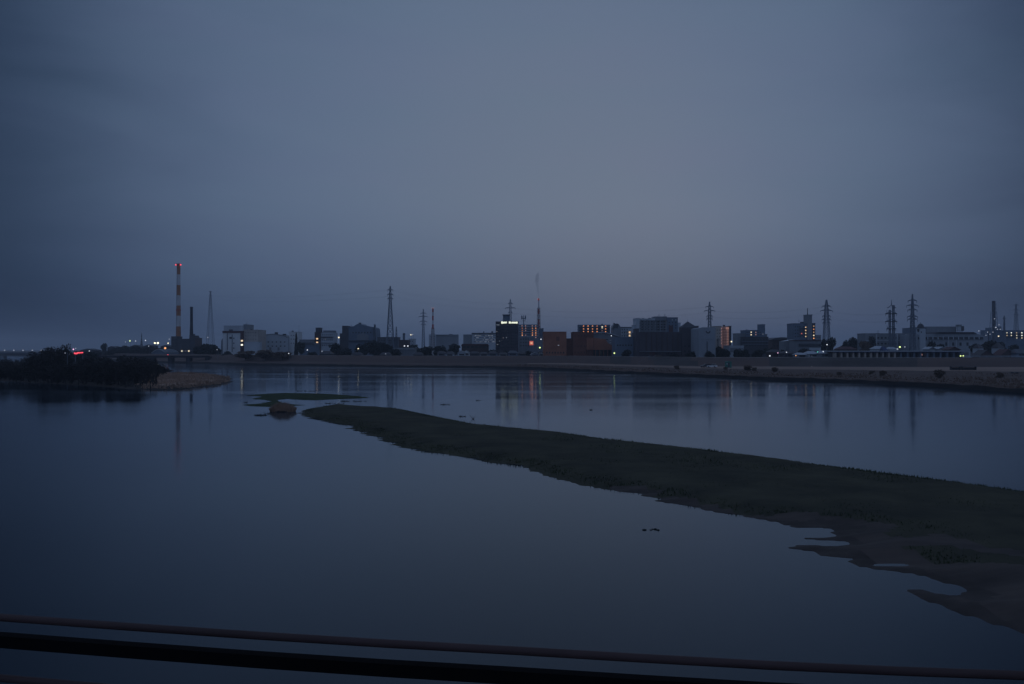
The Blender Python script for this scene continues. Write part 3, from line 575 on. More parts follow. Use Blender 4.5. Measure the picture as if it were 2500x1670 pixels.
# ---- orange lit apartment
d = 640
r = root_at('orange_lit_apartments', 'flat dark apartment block with three bright rows of orange lights', 'building', 1451, d)
blk(r, 1413, 1489.5, 794, d, 'bluegrey', 'wall', 12)
win(r, [1424.8,1435.8,1446.6,1457.7,1478.6], [796,803,809.6], 2.5, 2.2, d-.2, 'W_orange', 'corridor_light'); win(r, [1447.2], [815.6], 2, 2, d-.2, 'W_pink', 'corridor_light'); win(r, [1470], [807.2], 2.6, 2, d-.2, 'W_pink', 'corridor_light'); win(r, [1470.3], [799.2], 3.6, 4, d-.2, 'L_warm', 'bright_light')
for yy in (799.6, 806.4, 813): slab(r, 1413.5, 1489, [yy], 1.6, d, 'dark', 'balcony', 1.3)
win(r, [1419,1430,1441,1452,1463,1484], [797,803.5,810], 2.4, 2.4, d); tank(r, 1471, 790.5, 794, 2.5, d)
# ---- arched block
d = 600
r = root_at('arched_gable_block', 'pale block with dark arched gable and stacked warm windows', 'building', 1525, d)
blk(r, 1515.3, 1553, 801, d+.5, 'pale', 'wall', 14); pts = [(X(1505.5-9.3*math.cos(math.pi*i/12), d), Z(800-10*math.sin(math.pi*i/12), d)) for i in range(13)]
MB().prism([(pts[0][0], GZ-.4)]+pts+[(pts[-1][0], GZ-.4)], d, d+12).build('arched_wing', 'grey', r)
MB().prism([(x, z+.02) for x, z in pts[:9]]+[(x-.6, z-3.0) for x, z in reversed(pts[1:9])], d-.5, d-.01).build('arch_roof', 'dark', r)
MB().box(X(1515.3,d), X(1545,d), d-.2, d+14, Z(801,d)+.4, Z(799.6,d)+.4).build('roof', 'roofgrey', r)
win(r, [1537.3], [811.4, 819.4], 3.6, 4.2, d+.4, 'W_warm'); win(r, [1550], [808, 816], 3, 2.6, d+.4, 'W_dim'); slab(r, 1520, 1546, [807.5, 815.5], 1.2, d+.5, 'rooflight', 'balcony', .9); win(r, [1519,1525,1531], [804.5,812,820], 2.2, 3, d+.5); tank(r, 1501, 788.5, 792, 3, d, 'dark')
r = root_at('blue_block', 'plain blue grey block between brown complex and charcoal hall', 'building', 1526, 512); blk(r, 1501.5, 1546.5, 824.5, 512, 'bluegrey', 'wall', 16); win(r, [1508,1514,1521,1528,1535,1541], [843], 3, 3.4, 512); tank(r, 1511, 822.5, 824.5, 4, 512)
# ---- terraced apartments
d = 560
r = root_at('terraced_apartments', 'big pale apartment block with balcony grid above the charcoal hall', 'building', 1608, d)
blk(r, 1553, 1562.5, 778, d+1, 'pale', 'left_tower', 14); blk(r, 1562.8, 1599, 779, d+2.5, 'pale', 'wall', 16); blk(r, 1599.3, 1628, 774, d+2.5, 'grey', 'upper_storeys', 14); blk(r, 1628.3, 1655, 776, d+1.5, 'bluegrey', 'right_tower', 14); blk(r, 1655.3, 1662, 789, d+2, 'pale', 'side_wing', 10); blk(r, 1546.5, 1552.7, 795, d+2, 'pale', 'low_wing', 8)
for yy in (789, 795.5, 802, 808.5):
    slab(r, 1563, 1628, [yy], 2.0, d+2.5, 'grey', 'balcony', 1.6); win(r, [p+3 for p in rng(1565, 1620, 8)], [yy-3.4], 3.6, 2.6, d+2.5)
for p in (1562.9, 1575, 1587.5, 1600, 1612.5, 1627): MB().box(X(p,d)-.3, X(p,d)+.3, d+.85, d+2.49, Z(811,d), Z(784,d)).build('partition', 'grey', r)
slab(r, 1563.5, 1627, [783], 1.0, d+2.5, 'dark', 'roof_edge', 1.9); win(r, [1641.5, 1650], [781], 2.4, 2.6, d+1.5, 'white'); win(r, [1634,1642,1650], [787.5,794,801], 2.6, 2.6, d+1.5)
win(r, [1626], [784, 805], 1.3, 1.6, d+2.4, 'W_dim'); aerial(r, 1611, 767, 774, d); aerial(r, 1625, 766, 774, d); tank(r, 1572, 776.5, 779, 5, d+2); tank(r, 1588, 776, 779, 6, d+2); tank(r, 1559, 776.8, 778, 3, d)
MB().box(X(1634,d), X(1644,d), d+1.2, d+1.49, Z(811,d), Z(794.5,d)).build('brown_panel', 'maroon', r)
# ---- charcoal hall + pointed tower
d = 502
r = root_at('charcoal_hall', 'long windowless charcoal hall with ribbed front in the middle right', 'building', 1610, d)
blk(r, 1553, 1560, 803.5, d-.4, 'charcoal', 'corner_tower', 12); blk(r, 1560.3, 1663, 812, d, 'charcoal', 'wall', 30)
for p in rng(1578, 1655, 7): MB().box(X(p,d)-.2, X(p,d)+.2, d-.4, d-.003, GZ-.3, Z(813.5,d)).build('rib', 'darkbrown', r)
slab(r, 1561, 1662, [858], 1.5, d, 'grey', 'canopy', 1.5); win(r, [1590,1600,1630,1640], [864], 6, 5, d); MB().box(X(1586,d), X(1600,d), d-.25, d-.004, Z(868,d), Z(858.8,d)).build('door', 'maroon', r)
r = root_at('pointed_roof_tower', 'dark tower with pyramid roof and small spike', 'tower', 1684, d)
x0, x1 = X(1663.4,d), X(1701,d); za = Z(784.3,d); ze = Z(799.8,d); mb = MB(); mb.box(x0, x1, d-1, d+7, GZ-.4, ze); mb.build('wall', 'charcoal', r)
mb = MB(); b = len(mb.v); xm = X(1681.5,d); mb.v += [(x0-.3,d-1.3,ze+.01),(x1+.3,d-1.3,ze+.01),(x1+.3,d+7.3,ze+.01),(x0-.3,d+7.3,ze+.01),(xm,d+3,za)]; mb.face([0,3,2,1])
for q in ((0,1,4),(1,2,4),(2,3,4),(3,0,4)): mb.face(list(q))
mb.build('roof', 'dark', r); MB().bar((xm, d+3, za-.2), (xm, d+3, Z(777.5,d)), .1, .04).build('finial', 'steel', r)
blk(r, 1695, 1705.5, 797, d+.5, 'charcoal', 'side_block', 6); win(r, [1672, 1682, 1692], [845, 858], 3, 5, d-1)
# ---- blank grey wall
d = 480
r = root_at('blank_grey_block', 'pale grey windowless block with a small dark crescent mark', 'building', 1727, d)
MB().prism([(X(1705.8,d), GZ-.4), (X(1747,d), GZ-.4), (X(1747,d), Z(798.3,d)), (X(1738,d), Z(799,d)), (X(1713,d), Z(799.3,d)), (X(1705.8,d), Z(802,d))], d, d+22).build('wall', 'palegrey', r)
mb = MB(); cxx, cz = X(1728.8,d), Z(808,d)
for k in range(10):
    a0, a1 = math.pi+math.pi*k/10, math.pi+math.pi*(k+1)/10; ro, ri = 1.3, .75
    mb.prism([(cxx+ro*math.cos(a0), cz+ro*1.1*math.sin(a0)), (cxx+ro*math.cos(a1), cz+ro*1.1*math.sin(a1)), (cxx+ri*math.cos(a1), cz+ri*math.sin(a1)), (cxx+ri*math.cos(a0), cz+ri*math.sin(a0))], d-.12, d-.004)
mb.build('emblem', 'dark', r); MB().box(X(1725.5,d), X(1727,d), d-.3, d-.004, GZ, Z(834,d)).build('downpipe', 'dark', r); slab(r, 1712, 1742, [828], .5, d, 'grey', 'ledge', .2)
d = 520
r = root_at('glowing_stairwell_block', 'grey tower block with orange glowing glass stairwell', 'building', 1766, d)
blk(r, 1747.4, 1761.5, 797.2, d, 'beige', 'wall', 14); MB().box(X(1761.8,d), X(1780.5,d), d+.5, d+10, GZ-.4, Z(797.5,d)).build('stairwell', 'W_glow', r); blk(r, 1780.8, 1785.5, 797, d-.3, 'dark', 'corner_wall', 12)
win(r, [1777], rng(801, 839, 9), 2.2, 2.8, d+.5, 'W_glow2', 'stair_window'); win(r, [1761.3], rng(802, 838, 6), 1.5, 2.2, d-.1, 'W_pink', 'stair_window'); MB().box(X(1772.5,d), X(1780,d), d+.3, d+.49, Z(805,d), Z(798.8,d)).build('bright_pane', 'W_glow2', r)
for p in (1766, 1770.5): MB().box(X(p,d)-.12, X(p,d)+.12, d+.2, d+.49, GZ, Z(798,d)).build('mullion', 'darkbrown', r)
for yy in rng(804, 838, 6): MB().box(X(1762,d), X(1780.3,d), d+.24, d+.495, Z(yy+.7,d), Z(yy,d)).build('floor_edge', 'darkbrown', r)
tank(r, 1771, 793, 797, 3, d); blk(r, 1753, 1754, 826, d-1, 'dark', 'flue', .8, rim=False); win(r, [1751, 1757], [806,814,822,830], 1.6, 2, d)
r = root_at('low_warehouse', 'low pale flat shed between glowing stairwell and stepped office', 'building', 1800, 500); blk(r, 1781, 1816, 845, 500, 'rooflight', 'wall', 14); MB().box(X(1783,500), X(1815,500), 499.7, 499.99, Z(860,500), Z(849,500)).build('shutter', 'grey', r)
# ---- stepped office
d = 600
r = root_at('stepped_office', 'stepped dark office with small tower and three dim windows', 'building', 1840, d)
blk(r, 1798, 1820.5, 815, d+4, 'grey', 'left_wing', 10); blk(r, 1820.8, 1868, 807, d+3, 'bluegrey', 'wall', 14); blk(r, 1856, 1868, 793, d+8, 'bluegrey', 'tower', 7, yb=806.5); blk(r, 1811, 1876, 823.5, d, 'dark', 'front_wing', 2.8); blk(r, 1868.3, 1873, 817, d+5, 'grey', 'side_step', 6)
win(r, [1834], [811, 817.3], 2.6, 2.8, d+3, 'W_pale'); win(r, [1845.3], [811.5, 817], 2, 2.4, d+3, 'W_pink'); win(r, [1862.5], [815.8], 2.2, 2.2, d+3, 'W_dim')
win(r, [1824,1829,1839.5,1851,1856], [811.5,817.3], 2.2, 2.2, d+3); win(r, rng(1816, 1872, 9), [830,837,844], 3.6, 2.6, d); slab(r, 1811.5, 1875.5, [833.6, 840.6], 1, d, 'bluegrey', 'ledge', .4); aerial(r, 1826, 803, 807, d); aerial(r, 1864, 790, 793, d+5)
r = root_at('dome_roof_hall', 'low wide hall with shallow dark domed roof', 'building', 1910, 640); D = 640
pts = [(X(1883+54*i/14, D), Z(834-10.5*math.sin(math.pi*(.06+.88*i/14))**.5, D)) for i in range(15)]
MB().prism(pts, D-.8, D+26).build('roof', 'roofgrey', r); MB().box(X(1884,D), X(1936,D), D, D+25, GZ-.4, pts[0][1]-.02).build('wall', 'darkbrown', r); win(r, rng(1890, 1930, 6), [844], 3, 3, D)
r = root_at('low_shed', 'pale low shed roof right of the domed hall', 'building', 1930, 560); blk(r, 1918, 1944, 833, 560, 'grey', rim=False); MB().prism([(X(1917,560), Z(833,560)+.01), (X(1945,560), Z(833,560)+.01), (X(1938,560), Z(829,560))], 559.2, 572).build('roof', 'rooflight', r)
# ---- red window block
d = 620
r = root_at('narrow_tower_block', 'dark block with narrow tall tower, mast and two columns of warm lights', 'building', 1963, d)
blk(r, 1936.6, 1971.8, 790.5, d, 'bluegrey', 'wall', 14); blk(r, 1972, 1983, 769, d-1.5, 'grey', 'lift_tower', 9); blk(r, 1983.3, 1990.7, 790, d, 'dark', 'right_wing', 14)
MB().bar((X(1972.8,d), d+1, Z(770,d)), (X(1972.8,d), d+1, Z(752,d)), .32, .25).build('mast', 'dark', r)
win(r, [1967.2], [799,806.6,814,821.5], 2.6, 2.6, d, 'W_warm', 'corridor_light'); win(r, [1986.8], [796.4,811.2,818.8], 2.6, 2.6, d, 'W_warm', 'corridor_light'); win(r, [1986.8], [804,826], 2.4, 2.4, d, 'W_orange', 'corridor_light'); win(r, [1957.3], [814.4], 2.8, 2.8, d, 'L_redsign', 'red_window')
win(r, [1942,1948,1953,1961.5], [798,806,822], 2.2, 2.6, d); win(r, [1942,1948], [814], 2.2, 2.6, d); tank(r, 1962, 785.5, 790.5, 6, d); aerial(r, 1954, 780, 790.5, d)
for yy in (802, 809.5, 817): slab(r, 1950, 1971, [yy], 1, d, 'dark', 'balcony', .8)
r = root_at('hazy_block', 'small hazy block between the narrow tower block and the pylon', 'building', 1998, 900); blk(r, 1991, 2004.6, 818.6, 900, 'grey'); win(r, [1995, 2000], [824], 2, 1.6, 900)
r = root_at('long_low_hall', 'long low dark hall with pale bands below the narrow tower block', 'building', 1975, 540); blk(r, 1945, 2004, 833, 540, 'grey'); MB().box(X(1950,540), X(2003,540), 539.4, 539.99, Z(846,540), Z(839,540)).build('window_band', 'glass', r); MB().box(X(1975,540), X(2003,540), 539.3, 539.98, Z(856,540), Z(849,540)).build('canopy', 'pale', r)
MB().box(X(1943.5,540), X(2005,540), 539.2, 555, Z(833,540)+.4, Z(831.5,540)+.4).build('roof', 'maroon', r)
# ---- long building with bays
d = 440
r = root_at('shutter_bay_building', 'long low building with flat roof edge and many pillared bays', 'building', 2190, d)
MB().box(X(2036,d), X(2352,d), d+3, d+14, GZ-.4, Z(858.5,d)).build('wall', 'dark', r)
MB().box(X(2030,d), X(2352.5,d), d-1, d+15, Z(858.4,d), Z(856.6,d)).build('roof', 'rooflight', r); MB().box(X(2034,d), X(2352,d), d-.7, d-.2, Z(860.5,d), Z(858.5,d)).build('fascia', 'blue', r)
for p in rng(2040, 2185, 11): MB().box(X(p,d)-.45, X(p,d)+.45, d, d+2.9, GZ-.4, Z(860.6,d)).build('pillar', 'beige', r)
for p in rng(2200, 2345, 10): MB().box(X(p,d)-.4, X(p,d)+.4, d, d+2.9, GZ-.4, Z(860.6,d)).build('pillar', 'bluegrey', r)
win(r, [2250.5], [866], 2, 4, d+2.9, 'W_pink')
# ---- school
d = 620
r = root_at('school_building', 'long pale three storey school behind the twin lattice pylon', 'building', 2180, d)
blk(r, 2112, 2220, 815, d, 'grey', 'wall', 14); win(r, rng(2144, 2216, 9), [825, 839], 4.6, 4.2, d); slab(r, 2114, 2219, [831.5], 1.4, d, 'pale', 'ledge', .4)
for p in (2139.5, 2190, 2212): MB().box(X(p,d)-.4, X(p,d)+.4, d-.5, d-.004, GZ, Z(816,d)).build('downpipe', 'pale', r)
tank(r, 2148, 813, 815, 5, d); aerial(r, 2148, 806, 815, d)
d = 600
r = root_at('long_campus_building', 'long wide pale building with dark window bands at the right', 'building', 2320, d)
MB().prism([(X(2228,d), GZ-.4), (X(2412,d), GZ-.4), (X(2412,d), Z(822,d)), (X(2385,d), Z(814.5,d)), (X(2282,d), Z(814.5,d)), (X(2228,d), Z(817,d))], d+.5, d+20).build('wall', 'palegrey', r)
MB().prism([(X(2282,d), Z(814.3,d)), (X(2385,d), Z(814.3,d)), (X(2376,d), Z(810.8,d)), (X(2290,d), Z(810.8,d))], d-.5, d+21).build('roof', 'soot', r)
MB().box(X(2242,d), X(2400,d), d-.2, d+.49, Z(828.6,d), Z(822.6,d)).build('window_band', 'glass', r)
for p in rng(2252, 2390, 12): MB().box(X(p,d)-.25, X(p,d)+.25, d-.5, d-.21, Z(829,d), Z(822,d)).build('mullion', 'pale', r)
win(r, [2247, 2310, 2327, 2345, 2362], [840], 5, 8, d+.5); win(r, [2245], [834], 2, 2, d+.4, 'W_dim')
for p in (2272, 2315, 2335): MB().box(X(p,d)-.3, X(p,d)+.3, d, d+.49, GZ, Z(829.5,d)).build('pilaster', 'rooflight', r)
d = 610
r = root_at('domed_tower', 'small stair tower crowned by a dark dome', 'tower', 2252.7, d-12); D = d-12
MB().box(X(2247,D), X(2260,D), D, D+6, GZ-.4, Z(803,D)).build('wall', 'pale', r); mb = MB(); R0 = 8.6*D/F; cxx = X(2252.7,D)
mb.ball(cxx, D+3, Z(802,D), R0, 12.5*D/F, n=20); mb.build('dome', 'dark', r, smooth=True); MB().cyl(cxx, D+3, Z(803.5,D), Z(801,D), R0*1.12, n=20).build('dome_ring', 'grey', r); win(r, [2249.5], [811], 2.2, 4, D); MB().bar((cxx, D+3, Z(790,D)), (cxx, D+3, Z(786.5,D)), .12).build('finial', 'dark', r)
d = 760
r = root_at('large_hall', 'wide plain blue grey hall behind the campus building', 'building', 2298, d); blk(r, 2228, 2262, 801, d+1, 'bluegrey', 'left_wing', 20); blk(r, 2262.3, 2335, 798.3, d, 'grey', 'wall', 24)
r = root_at('water_tank_tower', 'pale rooftop tank frame at the right end of the large hall', 'tank', 2345, d-5); D = d-5
MB().box(X(2340,D), X(2347,D), D, D+3, Z(808,D), Z(797,D)).build('tank', 'pale', r); MB().box(X(2338,D), X(2348,D), D-.3, D+3.3, Z(797,D)+.01, Z(792.5,D)).build('platform', 'grey', r)
for p in (2341, 2346): MB().bar((X(p,D), D+1.5, GZ-.3), (X(p,D), D+1.5, Z(808,D)), .25).build('leg', 'steel', r)
MB().box(X(2348.5,D), X(2354,D), D, D+3, Z(808,D), Z(796,D)).build('dark_tank', 'dark', r); MB().bar((X(2351,D), D+1.5, GZ-.3), (X(2351,D), D+1.5, Z(808,D)), .3).build('leg', 'steel', r)
d = 650
r = root_at('lit_corridor_block', 'flat block at the right edge with rows of small white lights', 'building', 2500, d)
blk(r, 2455, 2560, 807.5, d, 'bluegrey', 'wall', 14); win(r, [2456.6+2,2469.3,2482.3,2495,2508,2521,2534,2547], [812.5,819], 2.2, 2.2, d-.4, 'W_pale', 'corridor_light'); win(r, [2482.5,2495,2508,2521], [825.2], 2.2, 2, d-.4, 'W_pale', 'corridor_light')
for yy in (815.4, 822): slab(r, 2455.5, 2559, [yy], 1.3, d, 'dark', 'balcony', 1.0)
# ---- refinery glow at right: platforms
r = root_at('process_plant', 'dark pipework plant dotted with small lights at the right', 'plant', 2425, 900); D = 900; mb = MB()
for p0, p1, yt in ((2404,2414,806),(2416,2422,800),(2432,2438,804),(2438,2446,797),(2446,2453,809)): mb.box(X(p0,D), X(p1,D), D+random.random(), D+8, GZ-.4, Z(yt,D))
mb.build('vessels', 'bluegrey', r)
for p, y in ((2410,811),(2416,816),(2423,811),(2430,799.5),(2434,804),(2441,804),(2438,793),(2406,818.6),(2427,778.5)): MB().ball(X(p,D), D-1, Z(y,D), .45 if p not in (2430,) else .7).build('plant_light', 'L_dim', r)
MB().bar((X(2427,D), D-.4, GZ), (X(2427,D), D-.4, Z(778,D)), .15).build('lamp_mast', 'steel', r)

# ------------------------------------------------------------------ houses behind the levee crest
def house(px, hwpx, ye, yr, d, label, wall='grey', roof='tile', gable=False, cat='house', group=None, base=GZ):
    r = root_at('house', label, cat, px, d, group, base); x0, x1 = X(px-hwpx, d), X(px+hwpx, d); zw, zr = Z(ye, d), Z(yr, d); xm = (x0+x1)/2; dep = 8
    MB().box(x0, x1, d, d+dep, base-.4, zw).build('wall', wall, r)
    if gable:
        MB().prism([(x0+.01, zw+.003), (x1-.01, zw+.003), (xm, zr-.12)], d, d+dep).build('gable', wall, r)
        MB().prism([(x0-.5, zw-.15), (x0-.5, zw+.12), (xm, zr+.15), (x1+.5, zw+.12), (x1+.5, zw-.15), (xm, zr-.11)], d-.5, d+dep+.5).build('roof', roof, r)
    else:
        mb = MB(); b = 0; e = .5; mb.v = [(x0-e,d-e,zw+.005),(x1+e,d-e,zw+.005),(x1+e,d+dep+e,zw+.005),(x0-e,d+dep+e,zw+.005),(x0+(x1-x0)*.2,d+dep/2,zr),(x1-(x1-x0)*.2,d+dep/2,zr)]
        for q in ((0,3,2,1),(0,1,5,4),(1,2,5),(2,3,4,5),(3,0,4)): mb.face(list(q))
        mb.build('roof', roof, r)
    hh = (zw-Z(870 if px < 1500 else 873, d)); zc = zw-max(.7, hh*.45)
    for k in (-.5, .1, .6):
        xx = xm+k*(x1-x0)*.38; f = MB().box(xx-.6, xx+.6, d-.06, d+.05, zc-.5, zc+.5).build('window', 'glass', r); MB().box(xx-.7, xx+.7, d-.12, d-.062, zc-.6, zc-.52).build('sill', wall, f)
    return r
for a in [(1077,9,862,857,565,'small hip roofed house under the broad dark tree','grey','tile',False),
 (1098,10,864,858,560,'small pale house second from the hotel low roofs','pale','tile',False),
 (1127,9,862,857,565,'small pale gabled house left of the long brown roof','pale','rooflight',True),
 (1138,8,860,855,570,'white fronted gabled cottage below the long brown roof','white','roofgrey',True),
 (1158,11,863,858,560,'dark hip roofed house below the brown roof middle','dark','tile',False),
 (1181,10,864,859,558,'dark low house below the brown roof right end','grey','tile',False),
 (1203,11,863,857,560,'low house with dark roof left of the hotel foot','bluegrey','tile',False),
 (1228,10,865,860,555,'low house right under the hotel','grey','tile',False),
 (1252,12,862,856,560,'long dark roofed house right under the hotel corner','bluegrey','roofgrey',False),
 (1275,9,864,858,552,'dark roofed house left of the pale gables','dark','tile',False),
 (1292,8,862,856,560,'pale gabled house left of the yellow green lamp','pale','tile',True),
 (1306,10,866,861,545,'low pale gabled roof beneath the yellow green lamp','grey','rooflight',True),
 (1320,6,864,857,550,'narrow pale gabled house against the brown hall','pale','tile',True),
 (940,12,866,860,562,'low dark house below the tallest pylon','dark','tile',False),
 (1020,11,866,860,560,'low dark house right of the paired lamps','dark','tile',False),
 (795,14,864,857,575,'low dark house beneath the three light block','dark','tile',False),
 (870,12,866,860,568,'low dark house in front of the gabled factory','dark','tile',False),
 (1895,13,860,853,470,'dark roofed house below the domed hall','darkbrown','tile',False),
 (1925,13,863,857,460,'low dark house right of the pink lamp','dark','tile',False),
 (1958,10,866,861,450,'small pale roofed house beneath the narrow tower block','grey','rooflight',False),
 (1985,13,864,857,452,'pale slanting roofed house left of the teal lamp','pale','rooflight',False),
 (2016,14,863,856,448,'pale roofed house right of the teal lamp','grey','rooflight',False),
 (2070,22,853,846,520,'wide brown roofed house behind the bay building left end','darkbrown','maroon',False),
 (2150,13,852,845,520,'pale roofed house in front of the school left half','pale','rooflight',False),
 (2163,4.5,856,846,515,'small bright blue box house in front of the school','blue','blue',False),
 (2182,10,853,847,520,'pale low house in front of the school right half','pale','rooflight',False),
 (2276,8,853,847,520,'small pale gabled house right of the domed tower','grey','rooflight',True),
 (2301,9,852,847,520,'pale zigzag roofed house in front of the campus building','grey','rooflight',True),
 (2330,13,854,847,500,'maroon roofed house in front of the campus building','darkbrown','maroon',True),
 (2374,10,866,860,470,'low pale house right of the bay building end','pale','tile',False),
 (2396,5,850,840,540,'tall pale narrow house behind the left gable','pale','tile',False),
 (2409,15,868,855,455,'brown gabled house third from the right edge','darkbrown','tile',True),
 (2445,7,850,838,540,'tall pale house between the two brown gables','pale','tile',False),
 (2461,17,868,853,455,'broad brown gabled house second from the right edge','darkbrown','maroon',True),
 (2496,14,862,852,450,'green grey hip roofed house at the right edge','bluegrey','roofgrey',False)]:
    house(*a)
r = root_at('small_post', 'slim pale post standing by the levee road end', 'post', 2367, 440); MB().bar((X(2367,440), 440, GZ), (X(2367,440), 440, Z(857,440)), .35, n=8).build('shaft', 'pale', r); MB().cyl(X(2367,440), 440, Z(857,440), Z(856,440), .5, n=10).build('cap', 'grey', r)
# levee-road guard rail at right
r = thing('guard_rail', 'pale guard rail along the levee road at the right', 'railing', (X(2440, 418), 418, 6.2)); mb = MB(); dd = 413
mb.box(X(2352,dd), X(2560,dd), dd, dd+.1, 6.75, 7.0); mb.build('rail', 'pale', r)
for p in rng(2356, 2552, 12): MB().box(X(p,dd)-.06, X(p,dd)+.06, dd+.1, dd+.22, 6.1, 6.95).build('post', 'steel', r)

# ------------------------------------------------------------------ pylons
def pylon(px, yt, yb, d, wt, ww, wb, yw, arms, label, m='steel', lw=.22, bw=.11, name='power_pylon', cat='pylon', peaks=True, segs=14):
    r = root_at(name, label, cat, px, d); x = X(px, d); k = d/F; zt, zb, zw = Z(yt, d), GZ-.3, Z(yw, d); mb = MB()
    hw = lambda z: np.interp(z, [zb, zw, zt], [wb*k/2, ww*k/2, wt*k/2])
    zs = []; z = zb
    while z < zt-.8: zs.append(z); z += max(2.6, hw(z)*2.1)
    zs.append(zt); cr = lambda z: [(x+a*hw(z), d+b*hw(z), z) for a, b in ((-1,-1),(1,-1),(1,1),(-1,1))]
    for a, b in zip(zs[:-1], zs[1:]):
        p, q = cr(a), cr(b)
        for i in range(4):
            j = (i+1) % 4; mb.bar(p[i], q[i], lw); mb.bar(p[i], q[j], bw); mb.bar(p[j], q[i], bw); mb.bar(q[i], q[j], bw)
    mb.build('lattice_frame', m, r)
    for ya, ha in arms:
        z = Z(ya, d); w = ha*k; a = MB(); t = max(.9, w*.16); h0 = hw(z); a.bar((x-h0, d-h0, z), (x+h0, d-h0, z), lw*.8)
        for s in (-1, 1):
            for yy in (-h0, h0):
                a.bar((x+s*h0, d+yy, z), (x+s*w, d, z), lw*.9); a.bar((x+s*h0, d+yy, z+t), (x+s*w, d, z), lw*.75)
            a.bar((x+s*(h0+(w-h0)*.5), d, z), (x+s*(h0+(w-h0)*.4), d, z+t*.6), bw)
            a.bar((x+s*w, d, z), (x+s*w, d, z-1.3), .14, n=5); a.bar((x+s*w*.97, d, z-.1), (x+s*w*1.06, d, z-.5), .09)
        a.build('crossarm', m, r)
    return r, x, zt
pylon(513.5, 711, 870, 1500, 1.5, 5, 18, 742, [(712,3.2),(722,3.6),(731,3.6),(742,3.8)], 'faint distant pylon between black chimney and white factory', 'steel_far', .26, .12)
pylon(952.7, 699, 835, 690, 2, 6.5, 21, 744, [(708,6.5),(719,7),(729,6.5)], 'tallest lattice pylon rising left of the city centre', lw=.26, bw=.16)
pylon(967.6, 798, 835, 700, 1, 2, 7, 803, [], 'short lattice mast at the right foot of the tallest pylon', name='lattice_mast', cat='mast', lw=.2, bw=.1)
pylon(1033.5, 755, 835, 980, 1.2, 3, 8, 775, [(765,7),(773,11),(785,8.5),(792,6)], 'thin pylon with wide arms left of the small striped stack', lw=.3, bw=.16)
pylon(1246, 731, 800, 860, 1.2, 4, 8.5, 745, [(741,5.5),(752,12),(763,5)], 'pylon rising directly behind the hotel roof', lw=.3, bw=.18)
pylon(1732.5, 737, 800, 740, 1.5, 5.5, 9.5, 760, [(749,9.5),(759,13),(772,7.5),(779,7.5)], 'pylon rising behind the blank grey block', lw=.26, bw=.16)
pylon(2018, 732, 825, 690, 2, 6, 18, 748, [(748,11),(758.5,14.5),(772,10),(780,11),(788,9)], 'pylon standing over dark trees right of the narrow tower block', lw=.26, bw=.16)
pylon(2228, 718, 840, 560, 1, 4, 13, 745, [(734,10.5),(746,14),(757,11.5),(773,12.5),(780,12)], 'many armed pylon left of the domed tower', lw=.24, bw=.15)
pylon(2452, 771, 830, 950, 1, 2, 5.5, 785, [(777,3)], 'small thin mast right of the dark stack', 'steel_far', name='lattice_mast', cat='mast', lw=.25, bw=.14)
pylon(2481, 742, 830, 1300, 1.5, 5, 12, 770, [(745,7),(757,8),(768,7)], 'faint pylon near the right edge behind the lit block', 'steel_far', .26, .12)
# twin pylon
r, x, zt = pylon(2181.5, 745, 850, 590, 3.6, 3.8, 7, 800, [], 'twin legged pylon with stacked platforms in front of the school', lw=.2, bw=.09); d = 590; k = d/F
def leg(px2, yt2):
    mb = MB(); xx = X(px2, d); z = GZ-.3
    while z < Z(yt2, d):
        h = 1.5*k*(1 if z < Z(766, d) else .8); z2 = min(z+2.2, Z(yt2, d)+.01); c = [(xx-h*1.1, d-h), (xx+h*1.1, d-h), (xx+h*1.1, d+h), (xx-h*1.1, d+h)]
        for i in range(4): j = (i+1)%4; mb.bar((*c[i], z), (*c[i], z2), .22); mb.bar((*c[i], z), (*c[j], z2), .12); mb.bar((*c[i], z2), (*c[j], z2), .12)
        z = z2
    mb.build('leg_frame', 'steel', r)
leg(2172.5, 757); 
MB().bar((X(2176.7,d), d, Z(745,d)), (X(2176.7,d), d, Z(731.5,d)), .35, .1).build('peak', 'steel', r)
mb = MB(); mb.bar((X(2165.5,d), d, Z(768,d)), (X(2165.5,d), d, Z(756,d)), .2, .08); mb.bar((X(2166,d), d, Z(786,d)), (X(2166,d), d, Z(775,d)), .2, .08); mb.bar((X(2166,d), d, Z(806,d)), (X(2166,d), d, Z(794,d)), .2, .08); mb.build('horns', 'steel', r)
for yy, hw_ in ((766,13.5),(785,13.5),(803,11)):
    a = MB(); z = Z(yy, d)
    for s in (-1, 1): 
        for e in (-1.2, 1.2): a.bar((X(2176,d)-hw_*k, d+e*.6, z), (X(2176,d)+hw_*k, d+e*.6, z), .26); a.bar((X(2176,d), d+e*.6, z+1.6), (X(2176,d)+s*hw_*k, d+e*.6, z+.1), .13)
        a.bar((X(2176,d)+s*hw_*k, d, z+.3), (X(2176,d)+s*hw_*k, d, z-1.6), .13); a.bar((X(2176,d)+s*hw_*k*.75, d, z), (X(2176,d)+s*hw_*k*.75, d, z+1.5), .13)
    a.box(X(2176,d)-hw_*k*.9, X(2176,d)+hw_*k*.9, d-.7, d+.7, z-.12, z+.3); a.build('platform', 'steel', r)
a = MB()
for s in (-1, 1): a.bar((X(2176.7,d), d, Z(745,d)), (X(2177+s*11,d), d, Z(752,d)), .22); a.bar((X(2176.7,d), d, Z(749,d)), (X(2177+s*11,d), d, Z(752,d)), .12)
a.build('crossarm', 'steel', r)
